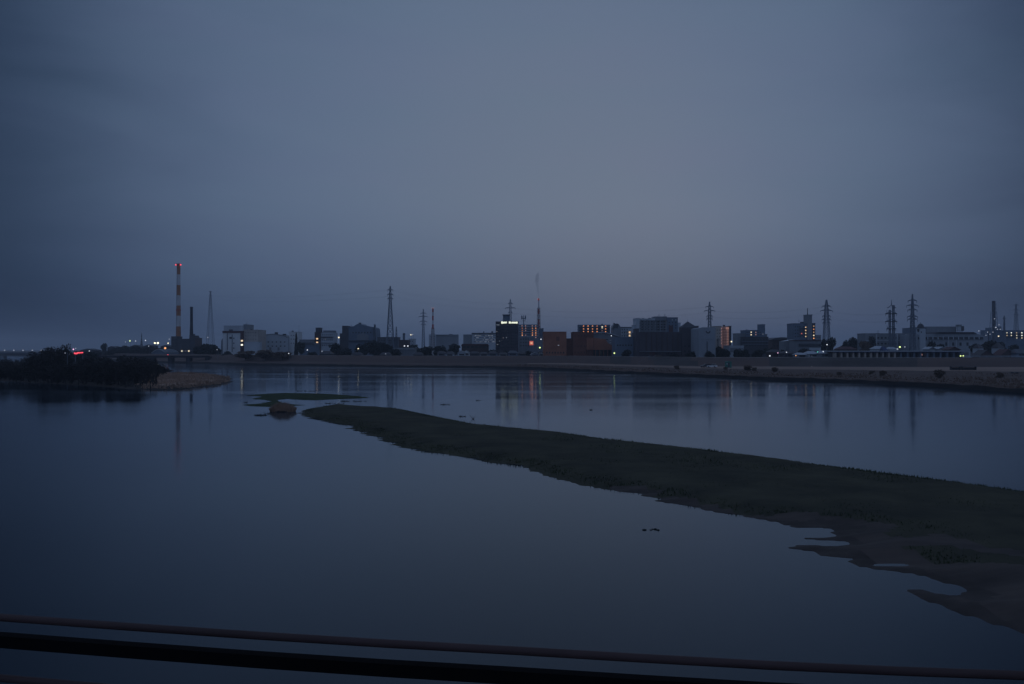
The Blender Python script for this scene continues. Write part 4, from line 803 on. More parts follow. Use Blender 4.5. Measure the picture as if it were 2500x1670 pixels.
# dark lattice stack, right
D = 1000; r = root_at('lattice_stack', 'thick dark flue stack inside a spreading lattice tower', 'tower', 2426.5, D); x = X(2426.5, D)
MB().cyl(x, D, GZ-.3, Z(734.5,D), 4.4*D/F, 3.9*D/F, n=18).build('flue', 'soot', r); mb = MB()
for i, (a, b) in enumerate(((-1,-1),(1,-1),(1,1),(-1,1))): mb.bar((x+a*4.4, D+b*4.4, GZ-.3), (x+a*2.1, D+b*2.1, Z(760,D)), .28)
zs = rng(GZ, Z(742,D), 12)
for z in zs:
    h = np.interp(z, [GZ, Z(760,D)], [4.4, 2.1]); 
    for (a, b), (c, e) in zip(((-1,-1),(1,-1),(1,1),(-1,1)), ((1,-1),(1,1),(-1,1),(-1,-1))): mb.bar((x+a*h, D+b*h, z), (x+c*h, D+e*h, z), .16)
for z0, z1 in zip(zs[:-1], zs[1:]):
    h = np.interp(z0, [GZ, Z(760,D)], [4.4, 2.1]); h1 = np.interp(z1, [GZ, Z(760,D)], [4.4, 2.1])
    mb.bar((x-h, D-h, z0), (x+h1, D-h1, z1), .14); mb.bar((x+h, D-h, z0), (x-h1, D-h1, z1), .14)
mb.build('lattice_frame', 'steel', r)
# red/white stacks
def rwstack(px, yt, yb, d, w0, w1, bands, label, lat_from):
    r = root_at('striped_stack', label, 'chimney', px, d); x = X(px, d); mb = MB(); k = d/F
    for y0, y1, mi_ in bands: mb.cyl(x, d, Z(y1, d), Z(y0, d), np.interp(y1, [yt, yb], [w0/2, w1/2])*k, np.interp(y0, [yt, yb], [w0/2, w1/2])*k, n=14, mi=mi_)
    mb.cyl(x, d, GZ-.3, Z(bands[-1][1], d), w1/2*k, n=14, mi=1); mb.build('flue', ['red', 'stripewhite'], r)
    mb = MB(); zs = rng(GZ-.3, Z(lat_from, d), 14); hh = lambda z: np.interp(z, [GZ, Z(lat_from, d)], [5.5*k, w1*.62*k])
    for z0, z1 in zip(zs[:-1], zs[1:]):
        for i, (a, b) in enumerate(((-1,-1),(1,-1),(1,1),(-1,1))):
            c, e = ((1,-1),(1,1),(-1,1),(-1,-1))[i]
            mb.bar((x+a*hh(z0), d+b*hh(z0), z0), (x+a*hh(z1), d+b*hh(z1), z1), .2); mb.bar((x+a*hh(z0), d+b*hh(z0), z0), (x+c*hh(z1), d+e*hh(z1), z1), .13); mb.bar((x+a*hh(z1), d+b*hh(z1), z1), (x+c*hh(z1), d+e*hh(z1), z1), .13)
    mb.build('lattice_frame', 'maroon', r); return r, x
r, x = rwstack(1056.8, 753, 817, 1150, 4, 4.6, [(753,762,0),(762,771,1),(771,782,0),(782,792,1),(792,803,0),(803,815,1)], 'small striped red and white stack above the pale block', 800)
for s in (-1, 1): MB().ball(x+s*1.2, 1149, Z(752,1150), .55).build('warning_light', 'W_pink', r)
r, x = rwstack(1315.2, 728.5, 802, 820, 3, 5, [(728.5,734,0),(734,741,1),(741,754,1),(754,767,0),(767,780,1),(780,800,0)], 'slender red and white lattice stack with smoke right of the hotel', 752)
for s, m_ in ((-1, 'L_redsign'), (1, 'W_pink')): MB().ball(x+s*.8, 819, Z(730.5,820), .5 if s < 0 else .3).build('warning_light', m_, r)
# smoke plume
msm = bpy.data.materials.new('smoke'); msm.use_nodes = True; nt = msm.node_tree; nt.nodes.remove(nt.nodes['Principled BSDF']); pv = nt.nodes.new('ShaderNodeVolumePrincipled')
pv.inputs['Color'].default_value = (.25, .28, .33, 1); pv.inputs['Density'].default_value = .085; nt.links.new(pv.outputs[0], nt.nodes['Material Output'].inputs['Volume']); M['smoke'] = msm
mb = MB(); pth = [(1315,727.5,.45),(1314.6,718,.8),(1313.3,708,1.2),(1312,699,1.3),(1310.6,690,1.7),(1311,682,2.1),(1312.4,672,1.9),(1313.5,664,.6)]; N = 14; D = 820
for i, (p, y, rr) in enumerate(pth):
    for k in range(N): a = 6.2832*k/N; q = rr*(1+.22*math.sin(a*3+i*1.7)+.12*math.sin(a*5+i)); mb.v.append((X(p,D)+q*math.cos(a), D+q*math.sin(a), Z(y,D)))
for i in range(len(pth)-1):
    for k in range(N): mb.face([i*N+k, i*N+(k+1)%N, (i+1)*N+(k+1)%N, (i+1)*N+k])
mb.face(list(reversed(range(N)))); mb.face([(len(pth)-1)*N+k for k in range(N)])
tag(mb.build('smoke', 'smoke', smooth=True), 'thin grey smoke drifting up from the slender red and white stack', 'smoke', kind='stuff')
# phone mast
D = 640; r = root_at('phone_mast', 'bristling phone mast standing above the apartments right of the hotel', 'mast', 1278.7, D+4); x = X(1278.7, D); y0 = D+4
MB().bar((x, y0, GZ), (x, y0, Z(770,D)), .5, .3, n=8).build('pole', 'steel', r)
for z in (Z(783,D), Z(777,D)): MB().cyl(x, y0, z-.12, z+.12, 1.35 if z < Z(780,D) else .8, n=12).build('platform', 'steel', r)
for k in range(8): a = 6.28*k/8; rr = 1.5; MB().box(x+rr*math.cos(a)-.22, x+rr*math.cos(a)+.22, y0+rr*math.sin(a)-.15, y0+rr*math.sin(a)+.15, Z(779.5,D), Z(771 if k % 2 else 769.5,D)).build('antenna_panel', 'bluegrey', r)
mb = MB()
for k in range(8): a = 6.28*k/8; mb.bar((x, y0, Z(779,D)), (x+1.5*math.cos(a), y0+1.5*math.sin(a), Z(776,D)), .1)
mb.build('antenna_bracket', 'steel', r)

# power lines
def wires(p, q, ys, sag, label):
    r = thing('power_line', label, 'power line', ((p[0]+q[0])/2, (p[1]+q[1])/2, GZ))
    for dz, off in ys:
        mb = MB(); pts = []
        for i in range(15):
            t = i/14; pts.append((p[0]+(q[0]-p[0])*t+off, p[1]+(q[1]-p[1])*t, p[2]+dz+(q[2]-p[2])*t-2*sag*t*(1-t)))
        for a, b in zip(pts[:-1], pts[1:]): mb.bar(a, b, .021, n=3)
        mb.build('cable', 'steel', r)
PY = lambda px, y, d: (X(px,d), d, Z(y,d))
for a, b, s_, lab in [(PY(513,722,1500),PY(953,708,690),9,'faint wires from the distant pylon to the tallest pylon'),(PY(953,708,690),PY(1246,741,860),6,'faint wires from the tallest pylon to the one behind the hotel'),
 (PY(1246,752,860),PY(1732,749,740),9,'faint wires from the hotel pylon to the one behind the blank grey block'),(PY(1732,759,740),PY(2018,748,690),6,'faint wires between the grey block pylon and the pylon over trees'),
 (PY(2018,758,690),PY(2177,766,590),4,'faint wires between the pylon over trees and the twin pylon'),(PY(2228,746,560),PY(2481,757,1300),8,'faint wires from the many armed pylon toward the right edge'),(PY(-400,735,1500),PY(513,722,1500),12,'faint wires entering from the left edge to the distant pylon')]:
    wires(a, b, [(0,-2.5),(0,2.5),(-5,-3),(-5,3)], s_, lab)

# ------------------------------------------------------------------ lamps
def lamp(px, py, d, m, s, label, group=None, base=GZ, name='street_lamp', cat='lamp'):
    r = root_at(name, label, cat, px, d, group, base); x, z = X(px, d), Z(py, d); q = s*d/F
    if z > base+.8:
        MB().bar((x+.5, d+.35, base-.3), (x+.5, d+.35, z+.15), .10, .06, n=6).build('pole', 'steel', r); MB().bar((x+.5, d+.35, z+.15), (x, d, z+q*.9), .05).build('arm', 'steel', r)
    MB().ball(x, d, z, q, q*.95, n=10).build('lamp_head', m, r); return r
for a in [(179.2,853,560,'L_pink',1.7,'bright pink white lamp just above the red light strip'),(185,850.5,600,'L_dim',1.2,'dim white lamp right of the pink lamp'),(218,857,560,'L_white',1.1,'white lamp right of the red light strip'),(159,862,262,'L_dim',1.1,'dim white lamp in the dark shrubs left of the red strip'),
 (306.5,835,950,'L_dim',1.1,'first faint lamp of the four left of the bright pair'),(317,832.3,950,'L_green',1.6,'greenish lamp left of the thin pointed tower'),(331,832.5,950,'L_white',1.1,'white lamp closest left of the thin pointed tower'),(355,831.3,950,'L_white',1.3,'white lamp just right of the thin pointed tower'),
 (378,837.6,840,'L_bright',2.1,'left one of the two brightest yellow lamps'),(385.4,837.6,840,'L_bright',2.6,'right one of the two brightest yellow lamps'),(363,845,840,'L_dim',1.2,'faint lamp low between pointed tower and bright pair'),
 (410.4,838,790,'L_warm',1.7,'warm lamp close left of the striped chimney'),(413,828,790,'L_dim',1.2,'dim lamp above the warm one left of the striped chimney'),(403.2,850,740,'L_orange',2.6,'single bright orange lamp left of the striped chimney'),(410,866,650,'L_red',1.1,'small red lamp on the near road bridge'),
 (530,853.8,580,'L_dim',1.1,'dim lamp in the trees left of the white factory'),(507,824,900,'L_dim',1.2,'faint lamp high up beside the distant pylon'),(705,863,560,'L_white',1.2,'white lamp low on the mound left of the three light block'),(750.3,854.5,585,'L_white',1.3,'white lamp in dark trees left of the three stacked lights'),
 (786.2,857.6,585,'L_dim',1.3,'dim lamp below right of the three stacked lights'),(827,824,640,'L_warm',2.0,'bright lamp between the three light block and gabled factory'),(874.5,851.2,580,'L_warm',1.5,'warm lamp in trees before the gabled factory'),
 (941.5,864,560,'L_dim',.9,'faint lamp low at the foot of the tallest pylon'),(987.4,844.6,575,'L_white',1.6,'left white lamp of the pair right of the tallest pylon'),(995.7,844.7,575,'L_white',1.6,'right white lamp of the pair right of the tallest pylon'),(1003,817.4,735,'L_warm',1.5,'pale lamp high right of the tank tower'),(1007.5,817,735,'L_dim',1.2,'dim greenish lamp beside the high pale one'),
 (1320.7,828.3,620,'L_white',1.4,'white lamp above right of the red sign'),(1317.9,848.8,545,'L_green',2.0,'yellow green lamp under the red sign'),(1492.5,819.8,550,'L_white',1.2,'white lamp at the edge of the curved sports hall roof'),(1499.8,862.2,505,'L_green',1.9,'yellow white lamp between brown complex and blue block'),
 (1785.8,834,515,'L_warm',1.9,'bright yellow lamp beside the glowing stairwell'),(1879.3,868.8,438,'L_white',1.8,'bright pinkish lamp on the levee below the stepped office'),(1899,861.6,450,'L_pink',1.2,'pink lamp above right of the bright levee lamp'),(1920.2,860,455,'L_white',1.3,'white lamp below the domed hall'),(1943,868.2,438,'L_orange',1.3,'small orange lamp on the levee crest'),
 (1982,869.5,430,'L_dim',.6,'very faint lamp low on the levee'),(2019,841.5,545,'L_white',1.5,'white lamp against the dark tree under the pylon'),(1996,859,440,'L_teal',1.5,'teal green lamp among pale roofs'),(2009.8,858.4,440,'L_white',1.5,'white lamp right of the teal one'),(2197,847.2,505,'L_green',2.2,'bright yellow green lamp in front of the school'),
 (2209,847,505,'L_dim',1.4,'dim lamp right of the bright yellow green one'),(2191,852.3,500,'L_dim',1.9,'pale lamp below left of the bright yellow green one'),(2438,820.8,560,'L_warm',1.5,'white lamp left of the lit corridor block'),(2389.8,808,640,'L_dim',1.3,'faint lamp over the campus building right end'),(1981.5,895,395,'L_dim',.7,'faint small lamp at the foot of the levee')]:
    lamp(*a, base=(.7 if a[2] < 300 else (2.0 if a[0] == 1981.5 else (6.0 if a[2] < 440 else GZ))))

# ------------------------------------------------------------------ bridges on the left
D = 1000; r = thing('road_bridge', 'long dark road bridge low on the horizon at the left edge', 'bridge', (X(40,D), D, 0))
MB().box(X(-500,D), X(150,D), D, D+10, Z(868.3,D), Z(862.5,D)).build('girder', 'dark', r); MB().box(X(-500,D), X(150,D), D-.6, D+10.6, Z(862.4,D), Z(860.5,D)).build('parapet', 'bluegrey', r)
for p in (-420,-330,-240,-150,-60,1,64,104): MB().box(X(p,D)-2.6*(1.4 if p == 64 else 1), X(p,D)+2.6*(1.4 if p == 64 else 1), D+1.5, D+8.5, -1.5, Z(868.4,D)).build('pier', 'grey', r)
for p in (-78.6,-56.2,-33.8,-11.2,11.2,33.7,56.4,78.8,101): lamp(p, 855.3, D-.3, 'L_white' if 0 else 'L_dim', 1.5, 'one in the even row of small white lamps on the far bridge', 'evenly spaced lamps along the far bridge', base=Z(861,D))
D = 640; r = thing('girder_bridge', 'low dark girder bridge in front of the chimneys', 'bridge', (X(430,D), D, 0))
MB().box(X(180,D), X(512,D), D, D+7, Z(873.2,D), Z(870.3,D)).build('girder', 'soot', r); MB().box(X(180,D), X(512,D), D-.5, D-.004, Z(870.3,D), Z(868.4,D)).build('parapet', 'soot', r)
for p in (230, 290, 350, 369, 414, 458, 505): MB().box(X(p,D)-1.5, X(p,D)+1.5, D+.8, D+6, -1.5, Z(873.3,D)).build('pier', 'soot', r)
# red light strip: barrier of red warning lamps
D = 470; r = thing('red_light_strip', 'wavy strip of bright red lights above the dark island shrubs', 'warning lights', (X(192,D), D, .5))
MB().box(X(181,D), X(203,D), D+.2, D+.45, Z(866.6,D), Z(857.5,D)).build('board', 'dark', r)
for p in (183, 201): MB().bar((X(p,D), D+.6, .3), (X(p,D), D+.6, Z(858,D)), .18).build('post', 'steel', r)
for i in range(12):
    t = i/11; p = 182.3+19.5*t; y = 862.4-1.6*t+(.9 if i in (1,2,3) else 0)-(.5 if i in (5,) else 0); rr = (1.9 if i < 5 else 1.45)*D/F; MB().ball(X(p,D), D, Z(y,D), rr, n=10).build('red_lamp', 'L_red', r)
tree(192, 858, 30, 480, 'round', 'dark rounded tree directly behind the red light strip', base=.5)
tree(216, 858, 26, 490, 'round', 'dark rounded tree right behind the red light strip', base=.5)
# ------------------------------------------------------------------ floodplain things
def car(px, d, zg, heading, body, label, lights=False):
    r = thing('parked_car', label, 'car', (0,0,0)); hw = .85
    mb = MB(); mb.prism([(-2.1,.32),(2.1,.32),(2.16,.62),(2.0,.86),(1.15,.95),(-1.95,1.0),(-2.12,.7)], -hw, hw); mb.build('body', body, r)
    MB().prism([(-1.85,.99),(1.1,.955),(.45,1.42),(.1,1.5),(-1.35,1.5),(-1.7,1.35)], -hw+.1, hw-.1).build('cabin', 'glass', r); MB().prism([(-1.5,1.46),(.3,1.46),(.1,1.54),(-1.35,1.54)], -hw+.13, hw-.13).build('roof', body, r)
    for x in (-1.3, 1.3):
        for s in (-1, 1):
            w = MB(); b = 0; n = 14
            for yy in (s*hw-.1, s*hw+.1): w.v += [(x+.33*math.cos(6.2832*k/n), yy, .33+.33*math.sin(6.2832*k/n)) for k in range(n)]
            for k in range(n): w.face([k, (k+1)%n, n+(k+1)%n, n+k])
            w.face(list(range(n))); w.face(list(range(n, 2*n))); o = w.build('wheel', 'tyre', r)
            h = MB(); h.v += [(x+.17*math.cos(6.2832*k/10), s*(hw+.112), .33+.17*math.sin(6.2832*k/10)) for k in range(10)]+[(x+.17*math.cos(6.2832*k/10), s*(hw+.06), .33+.17*math.sin(6.2832*k/10)) for k in range(10)]
            h.face(list(range(10))); [h.face([k, (k+1)%10, 10+(k+1)%10, 10+k]) for k in range(10)]; h.build('hubcap', 'grey', o)
    for s in (-1, 1):
        MB().ball(2.1, s*.6, .68, .12 if not lights else .34, n=8).build('headlight', 'L_green' if lights else 'carwhite', r); MB().box(-2.16, -2.1, s*.6-.15, s*.6+.15, .72, .86).build('tail_light', 'red', r)
    for s in (-1, 1):
        MB().box(-.35, -.27, s*(hw-.095), s*(hw-.04), .97, 1.48).build('door_pillar', body, r)
    r.location = (X(px,d), d, zg); r.rotation_euler = (0, 0, heading); return r
car(1738.5, 384, 2.1, 2.6, 'carwhite', 'white car parked on the grass at the foot of the levee')
car(1722, 388, 2.1, 3.5, 'cardark', 'dark car parked behind the white car below the levee')
car(2345, 418, 6.25, -1.75, 'cardark', 'car with both headlights on driving along the levee top', True)
d = 388; r = thing('utility_hut', 'small dark green hut standing beside the parked cars', 'hut', (X(1779,d), d, 2.1))
x0, x1 = X(1772.5,d), X(1786,d); MB().box(x0, x1, d, d+2, 2.0, 4.5).build('wall', 'greenhut', r); MB().prism([(x0-.15,4.5),(x1+.15,4.5),(x1+.15,4.62),((x0+x1)/2,4.85),(x0-.15,4.62)], d-.15, d+2.15).build('roof', 'greenhut', r)
MB().box(x0+.9, x0+1.6, d-.05, d-.003, 2.1, 4.2).build('door', 'dark', r); MB().box(x0+.2, x0+.75, d-.05, d-.003, 3.4, 3.9).build('window', 'rooflight', r)
# low dark shelters (dugouts) and bushes on the floodplain
for p0, p1, yt, yb, d, lab in [(2323,2345,898.5,905,345,'left one of two long low dark shelters on the floodplain'),(2350,2384,898.5,906,345,'right longer one of two low dark shelters on the floodplain'),(2473,2486,913,917.5,300,'small low dark box shelter near the right edge')]:
    r = thing('low_shelter', lab, 'shelter', (X((p0+p1)/2,d), d, 1.9)); x0, x1 = X(p0,d), X(p1,d); zt = Z(yt,d)+.5; zt = min(zt, 4.2)
    MB().box(x0, x1, d+1.4, d+1.55, 1.7, zt-.25).build('back_wall', 'dark', r); MB().prism([(x0-.2, zt), (x1+.2, zt), (x1+.2, zt+.15), (x0-.2, zt+.15)], d-.5, d+1.8).build('roof', 'roofgrey', r)
    for xx in (x0, x1-.12): MB().box(xx, xx+.12, d, d+1.39, 1.7, zt-.003).build('side_wall', 'dark', r)
    MB().box(x0+.3, x1-.3, d+.9, d+1.3, 2.2, 2.32).build('bench', 'grey', r)
g9 = 'low dark bushes dotted over the floodplain'
def bush(px, d, s, lab, grp=None, base=1.15):
    r = tree(px, 0, 10, d, 'brown', lab, grp, base=base, name='low_bush'); r['category'] = 'bush'; r.scale = (s*.22, s*.22, s*.17); return r
for px, d, s in [(1770,362,1.0),(1825,345,1.5),(1842,341,1.1),(1893,330,1.3),(2128,298,1.0),(2155,284,1.2),(2050,290,.9),(1652,368,1.2),(2440,262,1.2)]: bush(px, d, s, 'low dark bush on the brown floodplain', g9)
bush(2295, 262, 1.7, 'largest dark bush near the water at the right', None)
# reed clump and debris near the sandbar tip
def clump(name, x, y, rx, ry, h, n, m, label, cat, z0=-.05):
    rs = random.Random(int(x*10)); mb = MB()
    for k in range(n):
        a = rs.uniform(0, 6.28); q = rs.random()**.5; px_, py_ = x+math.cos(a)*rx*q, y+math.sin(a)*ry*q; hh = h*(1-.6*q*q)*rs.uniform(.7,1.1); w = rs.uniform(.03,.08); t = rs.uniform(0,3.14); i = len(mb.v)
        mb.v += [(px_-w*math.cos(t), py_-w*math.sin(t), z0), (px_+w*math.cos(t), py_+w*math.sin(t), z0), (px_+rs.uniform(-.25,.25)+.2*math.cos(a), py_+rs.uniform(-.25,.25), z0+hh)]; mb.face([i,i+1,i+2])
    mb.face([0,1,2]) if False else None
    o = mb.build(name, m); return tag(o, label, cat)
r = thing('reed_clump', 'rounded brown reed clump standing in the shallows by the sandbar tip', 'reeds', (X(691,143), 143, 0))
o = clump('stalks', X(691,143), 143, 2.0, 1.3, 1.65, 2600, 'reed', None, None); o.location = (-r.location[0], -r.location[1], 0); o.parent = r
mb = MB(); mb.ball(X(691,143), 143, .0, 1.5, .4, n=16); mb.build('root_mound', 'reed_dark', r, smooth=True)
rs = random.Random(11)
def twigs(px, py, wpx, n, label, hh=.25):
    x, d = G(px, py); mb = MB(); w = wpx*d/F/2
    for k in range(n):
        a = rs.uniform(-w, w); b_ = rs.uniform(-w, w)*.35; L = rs.uniform(.15, .6); t = rs.uniform(0, 6.28)
        mb.bar((x+a, d+b_, -.03), (x+a+math.cos(t)*L, d+b_+math.sin(t)*L*.4, rs.uniform(.05, hh)), .035, .015)
        if rs.random() < .5: mb.ball(x+a, d+b_, 0, rs.uniform(.08,.2), .07, n=6)
    return tag(mb.build('driftwood', 'leaf_dark'), label, 'driftwood')
twigs(636, 1014, 30, 46, 'low dark driftwood left of the reed clump'); twigs(651, 1010, 8, 8, 'small dark snag touching the reed clump left side')
twigs(1086, 988, 22, 14, 'small dark snag in open water beyond the sandbar'); twigs(1127, 1017, 16, 10, 'short dark snag beside the sandbar far edge'); twigs(1155, 1023, 5, 6, 'tiny upright snag at the sandbar far edge', .6)
twigs(1444, 1001, 6, 8, 'tiny dark snag alone in open water at the centre'); twigs(1165, 978, 8, 6, 'tiny dark snag nearer the hotel reflection'); twigs(745, 955, 50, 26, 'thin line of dark weed beyond the weed bed'); twigs(862, 980, 60, 34, 'scattered dark weed tufts between weed bed and sandbar')
twigs(815, 985, 50, 18, 'sparse dark weed tufts at the sandbar tip'); twigs(600, 983, 10, 8, 'tiny dark tuft off the weed bed left end'); twigs(1590, 1293, 40, 5, 'faint weeds under the surface left of the mudflat', .03)

# ------------------------------------------------------------------ the bridge we stand on: railing and deck
def railpt(px, py, drop): dd = drop*F/(py-HZ); return (X(px,dd), dd, H-drop)
pp = [railpt(px, y, .9) for px, y in ((0,1505.5),(312,1528),(625,1549.5),(940,1569),(1250,1586),(1562,1604.5),(1875,1622),(2190,1636),(2500,1647))]
ux, uy = pp[-1][0]-pp[0][0], pp[-1][1]-pp[0][1]; Lr = math.hypot(ux, uy); ux /= Lr; uy /= Lr
def ext(pts, r, L): 
    a, b = pts[0], pts[-1]; return [(a[0]-ux*L*(1-i/6), a[1]-uy*L*(1-i/6), a[2]) for i in range(6)]+pts+[(b[0]+ux*L*(i+1)/6, b[1]+uy*L*(i+1)/6, b[2]) for i in range(6)]
rl = thing('bridge_railing', 'low bridge railing of brown tubes and a black bar running across the bottom', 'railing', (pp[4][0], pp[4][1], 7.7))
def sweep(pts, prof, name, m):
    mb = MB(); n = len(prof)
    for p in pts: mb.v += [(p[0]+a*(-uy), p[1]+a*ux, p[2]+b_) for a, b_ in prof]
    for i in range(len(pts)-1):
        for k in range(n): mb.face([i*n+k, i*n+(k+1)%n, (i+1)*n+(k+1)%n, (i+1)*n+k])
    return mb.build(name, m, rl, smooth=n > 6)
circ = lambda rr, n=16: [(rr*math.cos(6.2832*k/n), rr*math.sin(6.2832*k/n)) for k in range(n)]
P1 = ext(pp, 0, 14); sweep(P1, circ(.0125), 'handrail', 'rail')
P2 = [(p[0], p[1], H-.975-.0*i) for i, p in enumerate(P1)]
sweep(P2, [(-.02,-.02),(.02,-.02),(.02,.02),(-.02,.02)], 'middle_bar', 'railblack')
P3 = [(p[0], p[1], H-1.103) for p in P1]; sweep(P3, circ(.0125), 'lower_rail', 'rail')
for s in (-14,-11.5,-9,-6.5,-4,4,6.5,9,11.5,14):
    mx, my = pp[4][0]+ux*s, pp[4][1]+uy*s; MB().box(mx-.03, mx+.03, my-.03, my+.03, 7.68, 9.1).build('post', 'railblack', rl)
br = thing('railway_bridge', 'concrete edge of the railway bridge carrying the low railing', 'bridge', (pp[4][0], pp[4][1], 7.2))
br.rotation_euler = (0, 0, math.atan2(uy, ux)); ORG[br.name] = (0,0,0)
MB().box(-60, 60, -7, .18, .1, .48).build('deck', 'concrete', br); MB().box(-60, 60, -5, -.4, -1.2, .097).build('girder', 'concrete', br)
for s in (-45, 45): MB().box(s-1.5, s+1.5, -5, -.6, -8, -1.203).build('pier', 'concrete', br)

# ------------------------------------------------------------------ haze
hz = bpy.data.materials.new('haze'); hz.use_nodes = True; nt = hz.node_tree; nt.nodes.remove(nt.nodes['Principled BSDF']); pv = nt.nodes.new('ShaderNodeVolumePrincipled')
pv.inputs['Color'].default_value = (.84, .90, 1, 1); pv.inputs['Density'].default_value = .00018; pv.inputs['Anisotropy'].default_value = 0.2
nt.links.new(pv.outputs[0], nt.nodes['Material Output'].inputs['Volume']); M['haze'] = hz
tag(MB().box(-9500, 9500, -80, 9500, -3, 125).build('haze', 'haze'), 'thin blue evening haze over the river and town', 'haze', kind='stuff')

# ------------------------------------------------------------------ sky
w = bpy.data.worlds.new('World'); bpy.context.scene.world = w; w.use_nodes = True; nt = w.node_tree; n = nt.nodes; l = nt.links
bg = n['Background']; out = n['World Output']
sky = n.new('ShaderNodeTexSky'); sky.sky_type = 'NISHITA'; sky.sun_disc = False; SE, SR = math.radians(6), math.radians(9)
sky.sun_elevation = SE; sky.sun_rotation = SR; sky.dust_density = 3; sky.ozone_density = 4; sky.air_density = 1.2
l.new(sky.outputs[0], bg.inputs['Color']); bg.inputs['Strength'].default_value = .0015
geo = n.new('ShaderNodeTexCoord')
nrm = n.new('ShaderNodeVectorMath'); nrm.operation = 'NORMALIZE'; l.new(geo.outputs['Generated'], nrm.inputs[0])
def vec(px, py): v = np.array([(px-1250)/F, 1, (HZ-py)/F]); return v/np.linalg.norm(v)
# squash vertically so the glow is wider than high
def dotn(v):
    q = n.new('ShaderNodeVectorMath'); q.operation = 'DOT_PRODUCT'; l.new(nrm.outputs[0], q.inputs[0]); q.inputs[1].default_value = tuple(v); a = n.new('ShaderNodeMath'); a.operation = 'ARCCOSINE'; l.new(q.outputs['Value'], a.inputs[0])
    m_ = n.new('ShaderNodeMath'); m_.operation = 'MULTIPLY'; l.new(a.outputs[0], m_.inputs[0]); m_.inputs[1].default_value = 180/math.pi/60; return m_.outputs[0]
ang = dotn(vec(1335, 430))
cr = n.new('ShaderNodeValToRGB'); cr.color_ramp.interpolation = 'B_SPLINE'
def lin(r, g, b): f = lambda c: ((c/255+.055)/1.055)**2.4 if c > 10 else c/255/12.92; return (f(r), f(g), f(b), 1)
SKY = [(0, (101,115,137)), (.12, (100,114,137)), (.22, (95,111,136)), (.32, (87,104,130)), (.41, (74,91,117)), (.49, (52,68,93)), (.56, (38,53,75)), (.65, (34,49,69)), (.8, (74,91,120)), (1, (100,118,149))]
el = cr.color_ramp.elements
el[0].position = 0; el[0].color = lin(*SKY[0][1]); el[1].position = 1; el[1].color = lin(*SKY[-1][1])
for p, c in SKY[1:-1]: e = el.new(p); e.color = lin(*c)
mp = n.new('ShaderNodeMapping'); mp.inputs['Scale'].default_value = (2.2, 2.2, 9); mp.inputs['Rotation'].default_value = (0, math.radians(10), 0); nz = n.new('ShaderNodeTexNoise'); nz.inputs['Scale'].default_value = 1.4; nz.inputs['Detail'].default_value = 4; nz.inputs['Distortion'].default_value = .5
l.new(nrm.outputs[0], mp.inputs[0]); l.new(mp.outputs[0], nz.inputs['Vector'])
ad = n.new('ShaderNodeMath'); ad.operation = 'MULTIPLY_ADD'; l.new(nz.outputs['Fac'], ad.inputs[0]); ad.inputs[1].default_value = .13; ad.inputs[2].default_value = -.065
a2 = n.new('ShaderNodeMath'); a2.operation = 'ADD'; l.new(ang, a2.inputs[0]); l.new(ad.outputs[0], a2.inputs[1]); l.new(a2.outputs[0], cr.inputs[0])
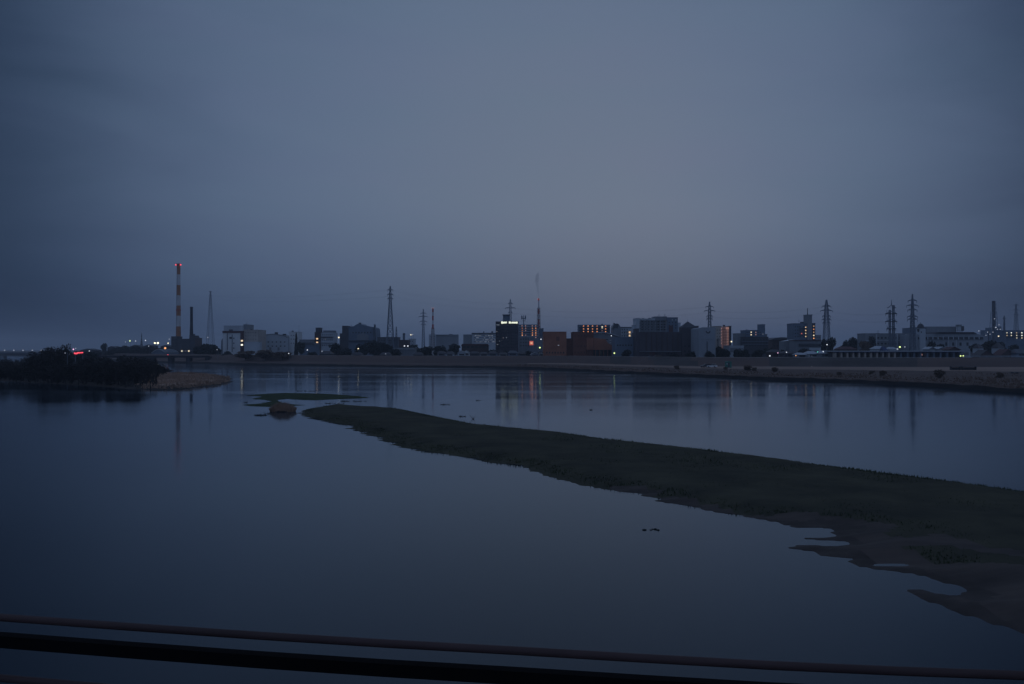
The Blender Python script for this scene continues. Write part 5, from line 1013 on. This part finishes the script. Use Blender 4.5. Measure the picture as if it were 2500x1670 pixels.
# large soft cloud tint: mauve and teal patches
cl = n.new('ShaderNodeTexNoise'); cl.inputs['Scale'].default_value = 2.6; cl.inputs['Detail'].default_value = 5; l.new(mp.outputs[0], cl.inputs['Vector'])
c2 = n.new('ShaderNodeValToRGB'); c2.color_ramp.elements[0].position = .3; c2.color_ramp.elements[1].position = .7; c2.color_ramp.elements[0].color = (.97, 1.0, .99, 1); c2.color_ramp.elements[1].color = (1.0, .985, 1.0, 1)
l.new(cl.outputs['Fac'], c2.inputs[0]); mx = n.new('ShaderNodeMix'); mx.data_type = 'RGBA'; mx.blend_type = 'MULTIPLY'; mx.inputs['Factor'].default_value = 1; l.new(cr.outputs[0], mx.inputs['A']); l.new(c2.outputs[0], mx.inputs['B'])
sp = n.new('ShaderNodeSeparateXYZ'); l.new(nrm.outputs[0], sp.inputs[0]); er = n.new('ShaderNodeValToRGB'); l.new(sp.outputs['Z'], er.inputs[0]); er.color_ramp.interpolation = 'EASE'
er.color_ramp.elements[0].position = 0; er.color_ramp.elements[0].color = (.51, .60, .71, 1); er.color_ramp.elements[1].position = .17; er.color_ramp.elements[1].color = (1, 1, 1, 1)
m2 = n.new('ShaderNodeMix'); m2.data_type = 'RGBA'; m2.blend_type = 'MULTIPLY'; m2.inputs['Factor'].default_value = 1; l.new(mx.outputs['Result'], m2.inputs['A']); l.new(er.outputs[0], m2.inputs['B'])
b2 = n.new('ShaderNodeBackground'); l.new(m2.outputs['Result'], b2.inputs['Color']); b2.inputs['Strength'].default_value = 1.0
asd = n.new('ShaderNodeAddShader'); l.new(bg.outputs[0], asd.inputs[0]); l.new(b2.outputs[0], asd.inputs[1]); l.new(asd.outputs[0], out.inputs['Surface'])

# faint low sun behind the overcast
s = bpy.data.lights.new('sun', 'SUN'); s.energy = .02; s.angle = math.radians(120); s.color = (1, .9, .8); so = bpy.data.objects.new('sun', s); C.objects.link(so)
so.rotation_euler = (math.radians(90-1.5), 0, math.radians(180-9))

# ------------------------------------------------------------------ camera
cam = bpy.data.cameras.new('camera'); co = bpy.data.objects.new('camera', cam); C.objects.link(co); bpy.context.scene.camera = co
cam.sensor_width = 36; cam.lens = 36*F/2500; cam.clip_start = .1; cam.clip_end = 40000
co.location = (0, 0, H); co.rotation_euler = (math.radians(90)+math.atan((HZ-835)/F), 0, 0)
sc = bpy.context.scene; sc.view_settings.view_transform = 'Standard'; sc.view_settings.look = 'None'; sc.view_settings.exposure = 0; sc.view_settings.gamma = 1
sc.render.engine = 'CYCLES'; sc.cycles.max_bounces = 5; sc.cycles.volume_bounces = 1; sc.cycles.use_denoising = True; sc.cycles.sample_clamp_indirect = 3
sc.cycles.filter_width = 1.45
